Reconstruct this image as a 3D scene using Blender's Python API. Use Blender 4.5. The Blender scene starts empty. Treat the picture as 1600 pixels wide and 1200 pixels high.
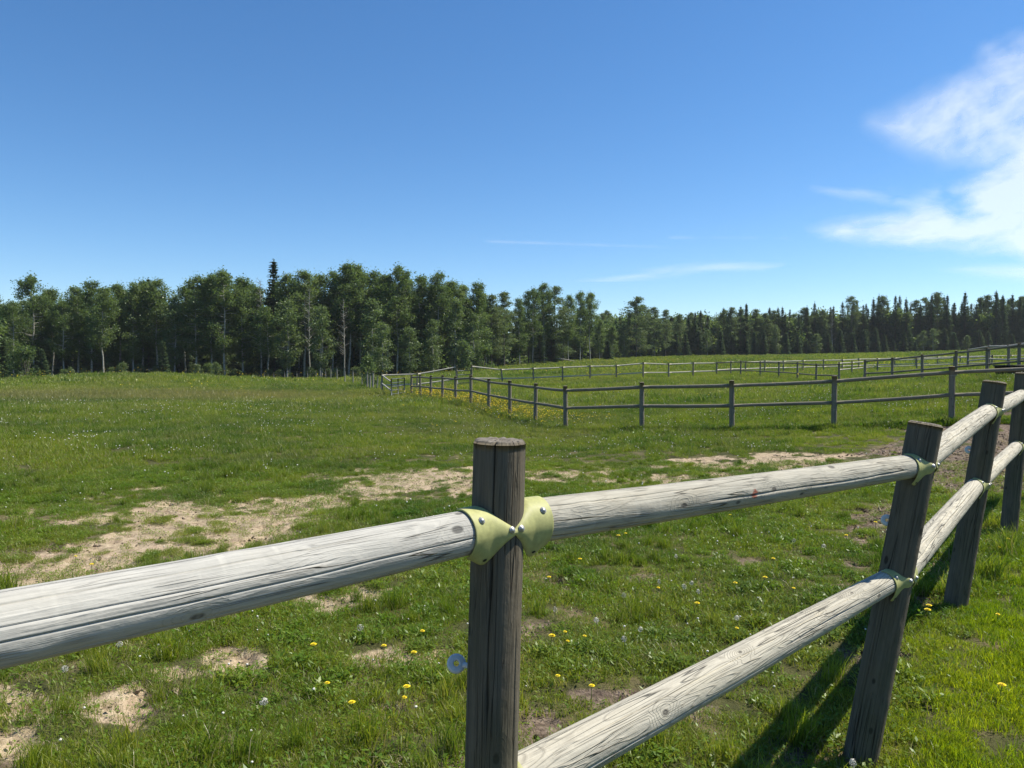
import bpy, bmesh, math, random
import numpy as np
from mathutils import Vector, Matrix, Euler

random.seed(7); rng = np.random.default_rng(7)
scene = bpy.context.scene
C = scene.collection
R = math.radians
PI = math.pi

# ------------------------------------------------------------------ camera, sky, sun, exposure
EYE = 1.72
F = 1150.0                       # focal length in photo pixels (1600 wide)
PITCH = math.atan(28 / F)
cam_d = bpy.data.cameras.new('camera'); cam = bpy.data.objects.new('camera', cam_d); C.objects.link(cam)
cam.location = (0, 0, EYE); cam.rotation_euler = (PI / 2 - PITCH, 0, 0)
cam_d.sensor_width = 36; cam_d.lens = 36 * F / 1600
cam_d.clip_start = 0.05; cam_d.clip_end = 60000
scene.camera = cam

SUN_AZ, SUN_EL = R(75), R(55)    # azimuth to the right of straight ahead
w = bpy.data.worlds.new('World'); scene.world = w; w.use_nodes = True
wn = w.node_tree.nodes; wl = w.node_tree.links
for n in list(wn): wn.remove(n)
sky = wn.new('ShaderNodeTexSky'); sky.sky_type = 'NISHITA'; sky.sun_disc = False
sky.sun_elevation = SUN_EL; sky.sun_rotation = SUN_AZ
sky.altitude = 900; sky.air_density = 1.0; sky.dust_density = 0.15; sky.ozone_density = 4.0
bg = wn.new('ShaderNodeBackground'); bg.inputs['Strength'].default_value = 0.102
wo = wn.new('ShaderNodeOutputWorld')
hs = wn.new('ShaderNodeHueSaturation'); hs.inputs['Saturation'].default_value = 1.2; wl.new(sky.outputs[0], hs.inputs['Color']); wl.new(hs.outputs[0], bg.inputs[0]); wl.new(bg.outputs[0], wo.inputs[0])

sd = bpy.data.lights.new('sun', 'SUN'); sun = bpy.data.objects.new('sun', sd); C.objects.link(sun)
sd.energy = 5.0; sd.angle = R(0.53); sd.color = (1.0, 0.94, 0.83)
tosun = Vector((math.sin(SUN_AZ) * math.cos(SUN_EL), math.cos(SUN_AZ) * math.cos(SUN_EL), math.sin(SUN_EL)))
sun.rotation_euler = tosun.to_track_quat('Z', 'Y').to_euler()
sun.location = (20, 10, 40)

vs = scene.view_settings
vs.view_transform = 'Standard'; vs.look = 'None'; vs.gamma = 1; vs.use_curve_mapping = False
vs.exposure = 0.62
scene.cycles.max_bounces = 6; scene.cycles.transparent_max_bounces = 12
scene.cycles.diffuse_bounces = 3; scene.cycles.glossy_bounces = 2; scene.cycles.transmission_bounces = 4

# ------------------------------------------------------------------ small helpers
def ray(X, Y):
    cp, sp = math.cos(PITCH), math.sin(PITCH)
    a, b = (X - 800) / F, -(Y - 600) / F
    return np.array([a, cp + b * sp, -sp + b * cp])
def at(X, Y, depth):
    d = ray(X, Y); return Vector(d * (depth / d[1])) + Vector((0, 0, EYE))
def project(x, y, z):
    cp, sp = math.cos(PITCH), math.sin(PITCH)
    zz = z - EYE
    f = y * cp - zz * sp; u = y * sp + zz * cp
    f = np.where(f > 0.05, f, np.nan)
    return 800 + F * x / f, 600 - F * u / f

def hash2(ix, iy, seed):
    n = (ix * 374761393 + iy * 668265263 + seed * 1442695041) & 0x7fffffff
    n = ((n ^ (n >> 13)) * 1274126177) & 0x7fffffff
    n = (n ^ (n >> 16)) & 0xffff
    return n / 65535.0
def vnoise(x, y, seed=0):
    x = np.asarray(x, float); y = np.asarray(y, float)
    ix = np.floor(x).astype(np.int64); iy = np.floor(y).astype(np.int64)
    fx = x - ix; fy = y - iy
    fx = fx * fx * (3 - 2 * fx); fy = fy * fy * (3 - 2 * fy)
    a = hash2(ix, iy, seed); b = hash2(ix + 1, iy, seed); c = hash2(ix, iy + 1, seed); d = hash2(ix + 1, iy + 1, seed)
    return (a * (1 - fx) + b * fx) * (1 - fy) + (c * (1 - fx) + d * fx) * fy
def fbm(x, y, seed=0, octv=4):
    s = 0; amp = 0.5; tot = 0
    for o in range(octv):
        s = s + amp * vnoise(np.asarray(x) * 2 ** o, np.asarray(y) * 2 ** o, seed + o * 17); tot += amp; amp *= 0.55
    return s / tot

def mesh_obj(name, verts, faces, mat, parent=None, smooth=False, link=True):
    me = bpy.data.meshes.new(name)
    me.from_pydata([tuple(v) for v in verts], [], [tuple(f) for f in faces]); me.update()
    if smooth: me.shade_smooth()
    if mat: me.materials.append(mat)
    o = bpy.data.objects.new(name, me)
    if link: C.objects.link(o)
    if parent: o.parent = parent
    return o
def np_mesh(name, verts, quads=None, tris=None):
    me = bpy.data.meshes.new(name)
    verts = np.asarray(verts, np.float32)
    nq = 0 if quads is None else len(quads); nt = 0 if tris is None else len(tris)
    me.vertices.add(len(verts)); me.vertices.foreach_set('co', verts.ravel())
    loops = np.concatenate([np.asarray(q, np.int32).ravel() for q in (quads, tris) if q is not None and len(q)])
    me.loops.add(len(loops)); me.loops.foreach_set('vertex_index', loops)
    tot = np.concatenate([np.full(nq, 4, np.int32), np.full(nt, 3, np.int32)])
    st = np.concatenate([[0], np.cumsum(tot)[:-1]]).astype(np.int32)
    me.polygons.add(nq + nt); me.polygons.foreach_set('loop_start', st)
    try: me.polygons.foreach_set('loop_total', tot)
    except Exception: pass
    me.update(calc_edges=True)
    return me
def tag(o, label=None, cat=None, group=None, kind=None):
    if label: o['label'] = label
    if cat: o['category'] = cat
    if group: o['group'] = group
    if kind: o['kind'] = kind
    return o
def empty(name, loc=(0, 0, 0), rz=0):
    o = bpy.data.objects.new(name, None); C.objects.link(o); o.location = loc; o.rotation_euler = (0, 0, rz)
    o.empty_display_size = 0.2
    return o

# ------------------------------------------------------------------ node helpers
class NT:
    def __init__(s, name):
        s.m = bpy.data.materials.new(name); s.m.use_nodes = True
        s.t = s.m.node_tree; s.t.nodes.clear()
        s.out = s.n('ShaderNodeOutputMaterial')
    def n(s, typ, **kw):
        nd = s.t.nodes.new(typ)
        for k, v in kw.items(): setattr(nd, k, v)
        return nd
    def l(s, a, b): s.t.links.new(a, b)
    def set(s, sock, v):
        if hasattr(v, 'is_linked') or hasattr(v, 'links'): s.l(v, sock)
        else: sock.default_value = v
    def math(s, op, a, b=0.0, c=None, clamp=False):
        nd = s.n('ShaderNodeMath', operation=op, use_clamp=clamp)
        s.set(nd.inputs[0], a); s.set(nd.inputs[1], b)
        if c is not None: s.set(nd.inputs[2], c)
        return nd.outputs[0]
    def noise(s, vec, scale, detail=3, rough=0.55, dist=0.0, dim='3D'):
        nd = s.n('ShaderNodeTexNoise', noise_dimensions=dim)
        if vec is not None: s.l(vec, nd.inputs['Vector'])
        nd.inputs['Scale'].default_value = scale; nd.inputs['Detail'].default_value = detail
        nd.inputs['Roughness'].default_value = rough; nd.inputs['Distortion'].default_value = dist
        return nd.outputs[0]
    def mapping(s, vec, scale=(1, 1, 1), loc=(0, 0, 0)):
        nd = s.n('ShaderNodeMapping'); s.l(vec, nd.inputs[0])
        nd.inputs['Scale'].default_value = scale; s.set(nd.inputs['Location'], loc)
        return nd.outputs[0]
    def ramp(s, fac, stops):
        nd = s.n('ShaderNodeValToRGB'); s.set(nd.inputs[0], fac)
        el = nd.color_ramp.elements
        while len(el) > 1: el.remove(el[-1])
        for i, (p, c) in enumerate(stops):
            e = el[0] if i == 0 else el.new(p)
            e.position = p; e.color = (*c, 1) if len(c) == 3 else c
        return nd.outputs[0]
    def mix(s, fac, a, b, blend='MIX'):
        nd = s.n('ShaderNodeMix', data_type='RGBA', blend_type=blend)
        s.set(nd.inputs[0], fac)
        for sock, v in ((nd.inputs[6], a), (nd.inputs[7], b)):
            if isinstance(v, (tuple, list)): sock.default_value = (*v, 1) if len(v) == 3 else v
            else: s.l(v, sock)
        return nd.outputs[2]
    def mapr(s, v, a, b, c=0.0, d=1.0):
        nd = s.n('ShaderNodeMapRange'); s.set(nd.inputs[0], v)
        for i, q in enumerate((a, b, c, d)): nd.inputs[1 + i].default_value = q
        return nd.outputs[0]
    def attr(s, name, typ='GEOMETRY'):
        return s.n('ShaderNodeAttribute', attribute_name=name, attribute_type=typ)
    def principled(s, color, rough=0.7, spec=0.3, normal=None, metallic=0.0):
        p = s.n('ShaderNodeBsdfPrincipled')
        if isinstance(color, (tuple, list)): p.inputs['Base Color'].default_value = (*color[:3], 1)
        else: s.l(color, p.inputs['Base Color'])
        s.set(p.inputs['Roughness'], rough); p.inputs['Specular IOR Level'].default_value = spec
        p.inputs['Metallic'].default_value = metallic
        if normal is not None: s.l(normal, p.inputs['Normal'])
        return p
    def bump(s, h, strength=0.5, dist=0.01):
        b = s.n('ShaderNodeBump'); s.l(h, b.inputs['Height'])
        b.inputs['Strength'].default_value = strength; b.inputs['Distance'].default_value = dist
        return b.outputs[0]
    def finish(s, sh): s.l(sh, s.out.inputs['Surface']); return s.m

def wood_material(name, cols, crack_w=0.012, grain=1.0, knots=True, contour=14, red=None, endcol=None, contrast=1.0, stain=None, chatter=.22, crk_fine=.45):
    """weathered round timber: uv = (metres along, metres around)"""
    t = NT(name)
    uvn = t.n('ShaderNodeUVMap', uv_map='uv').outputs[0]
    oi = t.n('ShaderNodeObjectInfo')
    off = t.n('ShaderNodeCombineXYZ'); t.l(t.math('MULTIPLY', oi.outputs['Random'], 37.0), off.inputs[0]); t.l(t.math('MULTIPLY', oi.outputs['Random'], 11.0), off.inputs[1])
    va = t.n('ShaderNodeVectorMath', operation='ADD'); t.l(uvn, va.inputs[0]); t.l(off.outputs[0], va.inputs[1])
    uv = va.outputs[0]
    # knots
    vor = t.n('ShaderNodeTexVoronoi', voronoi_dimensions='2D', feature='F1'); vor.inputs['Scale'].default_value = 1.0
    t.l(t.mapping(uv, (4.2, 7.5, 1)), vor.inputs['Vector'])
    kd = vor.outputs['Distance']
    sep = t.n('ShaderNodeSeparateColor'); t.l(vor.outputs['Color'], sep.inputs[0])
    ksel = t.math('GREATER_THAN', sep.outputs[0], 0.48)
    krad = t.math('MULTIPLY_ADD', sep.outputs[1], 0.045, 0.035)
    kn = t.math('MULTIPLY', t.mapr(t.math('SUBTRACT', kd, krad), -0.015, 0.02, 1, 0), ksel)
    khalo = t.math('MULTIPLY', t.mapr(kd, 0.0, 0.32, 1, 0), ksel)
    # growth-ring contours bent round the knots
    base = t.noise(t.mapping(uv, (1.3, 9.0, 1)), 1.0, 2, 0.5, 0.3)
    field = t.math('ADD', base, t.math('MULTIPLY', khalo, 0.35))
    ring = t.math('PINGPONG', t.math('MULTIPLY', field, contour * 2.0), 1.0)
    ringl = t.mapr(ring, 0.0, 0.32, 1, 0)
    # fibre and cracks
    fib = t.noise(t.mapping(uv, (7, 260, 1)), 1.0, 3, 0.65)
    fib2 = t.noise(t.mapping(uv, (2, 90, 1)), 1.0, 3, 0.6)
    cr = t.noise(t.mapping(uv, (0.9, 26, 1)), 1.0, 2, 0.45, 0.15)
    crk = t.mapr(t.math('ABSOLUTE', t.math('SUBTRACT', cr, 0.52)), 0.0, crack_w, 1, 0)
    gate = t.mapr(t.noise(t.mapping(uv, (1.6, 8, 1)), 1.0, 2), 0.45, 0.58)
    crk = t.math('MULTIPLY', crk, gate)
    cr2 = t.noise(t.mapping(uv, (2.4, 75, 1)), 1.0, 2, 0.5, 0.2)
    crk2 = t.math('MULTIPLY', t.mapr(t.math('ABSOLUTE', t.math('SUBTRACT', cr2, 0.5)), 0.0, 0.02, 1, 0), t.mapr(t.noise(t.mapping(uv, (4, 14, 1)), 1.0, 2), 0.5, 0.6))
    crk = t.math('MAXIMUM', crk, t.math('MULTIPLY', crk2, crk_fine))
    patch = t.noise(t.mapping(uv, (3.2, 9, 1)), 1.0, 4, 0.6)
    col = t.ramp(patch, [(0.25, cols[0]), (0.5, cols[1]), (0.75, cols[2])])
    col = t.mix(t.math('MULTIPLY', t.mapr(fib2, 0.35, 0.7), 0.35 * contrast), col, cols[3])
    col = t.mix(t.math('MULTIPLY', t.mapr(fib, 0.45, 0.75), 0.35 * contrast), col, cols[3])
    col = t.mix(t.math('MULTIPLY', ringl, 0.34 * grain), col, cols[3])
    if knots:
        col = t.mix(t.math('MULTIPLY', khalo, 0.2), col, cols[2])
        col = t.mix(t.math('MULTIPLY', kn, 0.75), col, cols[4])
    # debarker chatter: faint pale bands across the log
    ch = t.noise(t.mapping(uv, (22, 3.0, 1)), 1.0, 2, 0.5)
    col = t.mix(t.math('MULTIPLY', t.mapr(ch, 0.62, 0.74), chatter), col, (0.62, 0.6, 0.52))
    if stain is not None:
        st = t.noise(t.mapping(uv, (2.0, 4, 1)), 1.3, 4, 0.6)
        col = t.mix(t.math('MULTIPLY', t.mapr(st, 0.5, 0.7), 0.45), col, stain)
    col = t.mix(t.math('MULTIPLY', crk, 0.85), col, cols[4])
    if red is not None:
        s2 = t.n('ShaderNodeSeparateXYZ'); t.l(uvn, s2.inputs[0])
        wob = t.math('MULTIPLY', t.math('SUBTRACT', t.noise(uvn, 90, 2), 0.5), 0.02)
        dx = t.math('MULTIPLY', t.math('SUBTRACT', s2.outputs[0], red[0]), 0.8); dy = t.math('SUBTRACT', s2.outputs[1], red[1])
        dd = t.math('ADD', t.math('SQRT', t.math('ADD', t.math('MULTIPLY', dx, dx), t.math('MULTIPLY', dy, dy))), wob)
        col = t.mix(t.mapr(dd, 0.011, 0.017, 0.85, 0), col, (0.26, 0.055, 0.03))
    if endcol is not None:
        en = t.attr('endgrain').outputs['Fac']
        oc = t.n('ShaderNodeTexCoord').outputs['Object']
        rn = t.noise(oc, 60, 4, 0.7); 
        ec = t.ramp(rn, [(0.3, tuple(c * 0.55 for c in endcol)), (0.7, endcol)])
        col = t.mix(en, col, ec)
    h = t.math('ADD', t.math('MULTIPLY', fib, 0.35), t.math('MULTIPLY', fib2, 0.5))
    h = t.math('SUBTRACT', h, t.math('MULTIPLY', crk, 2.2))
    h = t.math('SUBTRACT', h, t.math('MULTIPLY', ringl, 0.25 * grain))
    h = t.math('ADD', h, t.math('MULTIPLY', khalo, 1.2))
    h = t.math('ADD', h, t.math('MULTIPLY', t.noise(t.mapping(uv, (9, 14, 1)), 1.0, 4, .6), 1.6))
    p = t.principled(col, 0.85, 0.15, t.bump(h, 0.8, 0.0045))
    return t.finish(p.outputs[0])

M = {}
M['rail_grey'] = wood_material('rail_grey', [(.36, .35, .315), (.47, .455, .405), (.42, .40, .345), (.21, .205, .18), (.055, .053, .05)], grain=0.5, crack_w=0.008, crk_fine=.25, chatter=.32)
M['rail_mid'] = wood_material('rail_mid', [(.33, .315, .26), (.435, .41, .335), (.385, .35, .27), (.185, .172, .14), (.05, .046, .042)], grain=0.75, crack_w=0.010, red=(0.98, 0.0))
M['rail_cream'] = wood_material('rail_cream', [(.42, .395, .32), (.52, .485, .39), (.475, .435, .33), (.21, .19, .15), (.06, .055, .048)], grain=1.5, contour=17, crk_fine=.3)
M['post_wood'] = wood_material('post_wood', [(.105, .094, .069), (.15, .13, .094), (.14, .113, .077), (.052, .046, .035), (.012, .0105, .008)], grain=0.3, crack_w=0.016, knots=True, endcol=(.22, .195, .16), stain=(.075, .072, .040), chatter=0.0, contrast=1.4)
M['fence_wood'] = wood_material('fence_wood', [(.18, .16, .12), (.23, .205, .15), (.20, .17, .12), (.11, .098, .072), (.042, .036, .028)], grain=0.3, endcol=(.25, .23, .2))
M['fence_rail_far'] = wood_material('fence_rail_far', [(.40, .38, .32), (.48, .45, .37), (.42, .39, .3), (.25, .23, .19), (.1, .09, .08)], grain=0.3)
M['weathered_post'] = wood_material('weathered_post', [(.26, .24, .2), (.32, .29, .24), (.28, .25, .2), (.16, .15, .12), (.06, .055, .05)], grain=0.3, endcol=(.3, .28, .24))

def simple_mat(name, col, rough=0.5, spec=0.4, metallic=0.0, nscale=30, var=0.12, bumpd=0.0):
    t = NT(name); oc = t.n('ShaderNodeTexCoord').outputs['Object']
    n = t.noise(oc, nscale, 4, 0.6)
    c = t.ramp(n, [(0.3, tuple(x * (1 - var) for x in col)), (0.7, tuple(min(1, x * (1 + var)) for x in col))])
    p = t.principled(c, t.mapr(n, 0.3, 0.7, rough - 0.08, rough + 0.1), spec, t.bump(n, 0.3, bumpd) if bumpd else None, metallic)
    return t.finish(p.outputs[0])
M['bracket'] = simple_mat('bracket', (.36, .36, .145), 0.55, 0.3, 0, 55, 0.16, 0.0012)
M['bolt'] = simple_mat('bolt', (.42, .42, .41), 0.5, 0.4, 0.8, 80, 0.15)
M['bolt_hole'] = simple_mat('bolt_hole', (.05, .05, .03), 0.8, 0.1)
M['insulator'] = simple_mat('insulator', (.60, .63, .62), 0.35, 0.5, 0, 60, 0.08)
M['gate_metal'] = simple_mat('gate_metal', (.10, .115, .105), 0.5, 0.4, 0.3, 12, 0.2)
M['black_plastic'] = simple_mat('black_plastic', (.018, .018, .02), 0.5, 0.4, 0, 8, 0.25)
M['wire'] = simple_mat('wire', (.25, .25, .25), 0.45, 0.5, 0.6)

# ------------------------------------------------------------------ ground height
# posts of the near fence: base and top, in metres
def rel(X, Y, d): return at(X, Y, d)
CP = []          # (x, y, z) ground control points
def cp_px(X, Y, d): p = at(X, Y, d); CP.append((p.x, p.y, p.z))
for p in [(0, 1.2, 0), (-1.6, .4, 0), (-.03, 2, 0), (1.5, 1.5, -.02), (-2.5, 3.6, -.02), (-4, 6, -.05), (-1, 5, -.04), (0, 8, -.12), (-8, 12, -.15), (-5, 20, -.22),
          (-16, 30, -.12), (-32, 60, -.15), (5.5, 4.5, .10), (9, 7, .25), (-60, 60, -.1), (-14, 14, -.15), (1.5, 13, -.22), (8, 12, .1)]: CP.append(p)
MIDF = [(1690, 656, 17.9), (1487, 661, 19.0), (1303, 671, 20.1), (1144, 673, 20.9), (1003, 671, 22.3), (884, 672, 24.0)]
for k in range(1, 10):
    dd = 24.0 * (1 + .1105 * k); X = 800 + F * (.0737 - .0385 * k) / (1 + .1105 * k)
    Yb = [0, 661, 652, 643, 635, 632, 628, 625, 622.5, 621][k]
    MIDF.append((X, Yb, dd))
FARF = [(597, 613, 51.5), (652, 611, 52), (713, 605, 53), (737, 604, 53.3), (786, 601, 54), (834, 600, 54.5), (879, 598, 55), (922, 596, 55.5), (963, 594, 56), (1005, 592.5, 56.5), (1045, 591, 57.5), (1083, 589.5, 58.5), (1120, 588.5, 59.5)]
LINA = [(1120, 588.5, 59.5), (1157, 588, 57), (1188, 590.5, 54), (1217, 592.5, 51), (1246, 595, 48.5), (1275, 598, 46), (1311, 600, 43.5)]
LINB = [(1120, 588.5, 59.5), (1142, 587, 61), (1165, 586, 62.5), (1195, 585, 64), (1224, 584, 65.5), (1255, 583, 66.5), (1287, 582, 67.5), (1316, 581, 68.5), (1342, 580, 69.5), (1371, 579, 70.5), (1398, 578, 71), (1431, 577, 71.5), (1465, 576, 72), (1500, 575, 72.5)]
LINC = [(1351, 601, 42), (1394, 600, 40), (1441, 597, 38), (1493, 594, 35.8), (1542, 591, 33.5), (1592, 588, 31.3), (1650, 584, 29)]
for a in MIDF[:6] + MIDF[7::2] + FARF[::2] + LINA[2::2] + LINB[2::3] + LINC[::2]: cp_px(*a)
for a in [(1345, 1182, 3.34), (1493, 940, 5.03), (1577, 832, 7.04), (0, 598, 96), (150, 586.5, 100), (250, 586, 104), (400, 595, 112), (540, 594, 108), (-300, 592, 110), (620, 590, 112),
          (0, 594, 125), (300, 594, 130), (500, 593, 132),
          (760, 576, 135), (850, 568, 155), (940, 562, 178), (1000, 559, 195), (1200, 556.5, 212), (1400, 553.5, 218), (1600, 550, 220), (1900, 545, 215),
          (1000, 575, 95), (1250, 570, 100), (1450, 564, 105), (1600, 556, 100), (1800, 550, 60)]: cp_px(*a)
for th in range(-60, 61, 20):
    CP.append((400 * math.sin(R(th)), 400 * math.cos(R(th)), 1 if th < 0 else 5))
    CP.append((2500 * math.sin(R(th)), 2500 * math.cos(R(th)), 3))
CP = np.array(CP)
def warp(x, y):
    r = np.maximum(np.hypot(x, y), 1.2); th = np.clip(np.arctan2(x, y), R(-70), R(70))
    return np.stack([th * 1.6, np.log(r)], -1)
CW = warp(CP[:, 0], CP[:, 1])
def tps(r2): return np.where(r2 > 1e-12, 0.5 * r2 * np.log(np.maximum(r2, 1e-12)), 0.0)
_n = len(CW); _A = np.zeros((_n + 3, _n + 3))
_A[:_n, :_n] = tps(((CW[:, None] - CW[None]) ** 2).sum(-1)) + np.eye(_n) * 0.004
_A[:_n, _n] = 1; _A[:_n, _n + 1:] = CW; _A[_n, :_n] = 1; _A[_n + 1:, :_n] = CW.T
_sol = np.linalg.solve(_A, np.concatenate([CP[:, 2], [0, 0, 0]]))
def ground(x, y, detail=True):
    x = np.atleast_1d(np.asarray(x, float)); y = np.atleast_1d(np.asarray(y, float))
    out = np.zeros(len(x))
    for i in range(0, len(x), 20000):
        q = warp(x[i:i + 20000], y[i:i + 20000])
        k = tps(((q[:, None] - CW[None]) ** 2).sum(-1))
        out[i:i + 20000] = k @ _sol[:_n] + _sol[_n] + q @ _sol[_n + 1:]
    if detail:
        r = np.hypot(x, y)
        out += (fbm(x * .35, y * .35, 3, 3) - .5) * 0.10 * np.clip(r / 6, 0.2, 1)
        out += (fbm(x * 2.2, y * 2.2, 9, 3) - .5) * 0.035
    return out
def g1(x, y): return float(ground(x, y)[0])
def hit(X, Y, lift=0.0):
    d = ray(X, Y); t = 1.0
    for i in range(400):
        p = d * t; gz = g1(p[0], p[1]) + lift
        if EYE + p[2] <= gz: break
        t *= 1.02
    lo, hi = t / 1.02, t
    for i in range(14):
        m = (lo + hi) / 2; p = d * m
        if EYE + p[2] <= g1(p[0], p[1]) + lift: hi = m
        else: lo = m
    p = d * hi; return p[0], p[1], EYE + p[2] - lift

# near fence line (posts): (base x, base y, base z), (top x, top y, top z)
def post_px(tX, tY, bX, bY, d): return at(bX, bY, d), at(tX, tY, d)
P = [None] * 6
P[1] = (Vector((-.075, 2.0, -.03)), at(781, 692, 2.0))
P[2] = post_px(1446, 664, 1345, 1180, 3.34)
P[3] = post_px(1554, 598, 1494, 938, 5.03)
P[4] = post_px(1600, 584, 1576, 830, 7.04)
P[0] = (Vector((-1.66, .27, -.03)), Vector((-1.66, .27, 1.50)))
P[5] = (Vector((6.35, 8.95, .22)), Vector((6.42, 8.95, 1.70)))
FL = np.array([[-6.0, -4.2], [P[0][0].x, P[0][0].y], [P[1][0].x, P[1][0].y], [P[2][0].x, P[2][0].y], [P[3][0].x, P[3][0].y], [P[4][0].x, P[4][0].y], [P[5][0].x, P[5][0].y], [16, 20]])
def lawn_side(x, y):
    """signed distance to the near fence, positive on the camera's (lawn) side"""
    x = np.asarray(x, float); y = np.asarray(y, float)
    best = np.full(x.shape, 1e9); sg = np.zeros(x.shape)
    for a, b in zip(FL[:-1], FL[1:]):
        d = b - a; L2 = d @ d
        tt = np.clip(((x - a[0]) * d[0] + (y - a[1]) * d[1]) / L2, 0, 1)
        px, py = a[0] + tt * d[0], a[1] + tt * d[1]
        dist = np.hypot(x - px, y - py); s = np.sign((x - a[0]) * d[1] - (y - a[1]) * d[0])
        m = dist < best; best = np.where(m, dist, best); sg = np.where(m, s, sg)
    return best * sg

# trodden bare ground: where it lies, as spots read off the photo and thrown on the ground
BARE = [(250, 800, 120, 20, .8), (140, 900, 120, 20, .9), (420, 830, 70, 14, .7), (560, 930, 40, 14, .6), (700, 765, 60, 16, .8), (940, 752, 60, 10, .7), (1060, 735, 90, 10, .8), (480, 785, 70, 14, .9), (60, 895, 90, 18, 1), (150, 868, 95, 24, 1), (240, 838, 110, 28, 1), (340, 812, 120, 26, 1), (430, 795, 80, 20, .9), (280, 800, 80, 14, .8), (370, 835, 100, 18, .8), (525, 775, 60, 14, .9),
        (620, 758, 95, 18, 1), (700, 748, 70, 18, 1), (560, 765, 50, 12, .9), (880, 742, 70, 10, .85), (960, 732, 60, 8, .7), (1030, 748, 55, 12, .9), (1110, 728, 80, 9, .85), (1190, 720, 80, 8, .9), (1270, 716, 70, 7, .9), (1330, 722, 60, 8, .8),
        (185, 1100, 55, 26, 1), (365, 1022, 52, 20, 1), (25, 1095, 50, 22, .85), (10, 1160, 50, 28, .85), (510, 945, 45, 18, .9), (470, 930, 50, 12, .7), (300, 1050, 40, 14, .6), (550, 1030, 30, 10, .5), (640, 1025, 50, 10, .6), (30, 800, 60, 6, .5), (110, 815, 40, 5, .5)]
MUD = [(1560, 740, 70, 22, 1.2), (1500, 665, 90, 8, 1), (1420, 712, 80, 12, 1.0), (1440, 700, 70, 10, .8), (1500, 690, 70, 14, 1), (1150, 740, 90, 12, .7), (1250, 730, 70, 10, .8), (1420, 790, 60, 18, .8), (1540, 712, 90, 34, 1.35), (1590, 700, 70, 40, 1.35), (1480, 735, 60, 22, 1.2), (1560, 665, 60, 8, .8), (1385, 818, 75, 28, 1.15), (1340, 832, 50, 18, 1.05), (1310, 868, 50, 14, .6), (1430, 860, 40, 18, .8), (1340, 760, 60, 10, .45), (1090, 1118, 60, 24, .8), (1060, 1150, 50, 20, .7), (860, 1132, 50, 22, .9), (930, 1118, 40, 18, .7), (1010, 1070, 30, 12, .55),
       (840, 960, 40, 14, .55), (890, 960, 25, 12, .7), (1350, 611, 55, 4, .9), (1480, 1190, 0, 0, 0), (1290, 905, 40, 12, .5), (1160, 880, 40, 10, .45), (660, 1130, 40, 12, .5), (450, 1110, 40, 12, .4), (1000, 900, 40, 9, .4), (1530, 600, 50, 4, .6)]
def spots(lst, X, Y):
    m = np.zeros_like(X)
    for (cx, cy, rx, ry, s) in lst:
        if rx == 0: continue
        q = np.sqrt(((X - cx) / rx) ** 2 + ((Y - cy) / (ry * (1.25 if cy < 950 else 0.95))) ** 2)
        m = np.maximum(m, s * np.clip(1.5 - 0.82 * q, 0, 1.25))
    return np.nan_to_num(m)
def bare_masks(x, y, z):
    X, Y = project(x, y, z)
    n = fbm(x * 1.7, y * 1.7, 21, 4) - .5; n2 = fbm(x * 5, y * 5, 33, 3) - .5
    off = lawn_side(x, y)
    keep = np.clip(-off * 6 + .6, 0, 1)
    b = np.clip((spots(BARE, X, Y) + n * 2.0 + n2 * 1.5 - .52) * 2.2, 0, 1) * (spots(BARE, X, Y) > .02)
    m = np.clip((spots(MUD, X, Y) + n * 2.0 + n2 * 1.6 - .55) * 2.2, 0, 1) * (spots(MUD, X, Y) > .02)
    # a few small scuffs over the near paddock
    s = np.clip((fbm(x * 2.3 + 5, y * 2.3, 55, 3) - .63) * 9, 0, .85) * (np.hypot(x, y) < 14)
    return b * keep, np.maximum(m, s) * keep

# ------------------------------------------------------------------ ground sheet
rings = np.concatenate([np.linspace(.05, 2.4, 12)[:-1], np.geomspace(2.4, 18, 290)[:-1], np.geomspace(18, 130, 140)[:-1], np.geomspace(130, 3500, 40)])
angs = np.concatenate([np.linspace(R(-180), R(-52), 40)[:-1], np.linspace(R(-52), R(52), 460)[:-1], np.linspace(R(52), R(180), 40)[:-1]])
rr, aa = np.meshgrid(rings, angs, indexing='ij')
gx = (rr * np.sin(aa)).ravel(); gy = (rr * np.cos(aa)).ravel()
gz = ground(gx, gy)
gb, gm = bare_masks(gx, gy, gz)
clod = (fbm(gx * 9, gy * 9, 71, 3) - .5) * 0.05 * gm + (fbm(gx * 7, gy * 7, 72, 3) - .55) * 0.035 * gb - 0.025 * np.maximum(gb, gm)
dent = np.clip(fbm(gx * 4.3, gy * 4.3, 77, 2) - .56, 0, .2) * -.28 * np.maximum(gb, gm)
gz2 = gz + clod + dent
nr, na = len(rings), len(angs)
ii, jj = np.meshgrid(np.arange(nr - 1), np.arange(na), indexing='ij')
j2 = (jj + 1) % na
quads = np.stack([ii * na + jj, ii * na + j2, (ii + 1) * na + j2, (ii + 1) * na + jj], -1).reshape(-1, 4)
gme = np_mesh('ground', np.stack([gx, gy, gz2], -1), quads=quads[:, ::-1])
for nm, arr in (('bare', gb), ('mud', gm)):
    at_ = gme.attributes.new(nm, 'FLOAT', 'POINT'); at_.data.foreach_set('value', arr.astype(np.float32))
gme.shade_smooth()
t = NT('ground_soil')
ob = t.n('ShaderNodeTexCoord').outputs['Object']
bare = t.attr('bare').outputs['Fac']; mud = t.attr('mud').outputs['Fac']
n1 = t.noise(ob, 2.2, 5, 0.62); n2 = t.noise(ob, 17, 5, 0.68); n3 = t.noise(ob, 70, 3, 0.6); nbig = t.noise(ob, 0.09, 5, 0.6)
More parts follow.
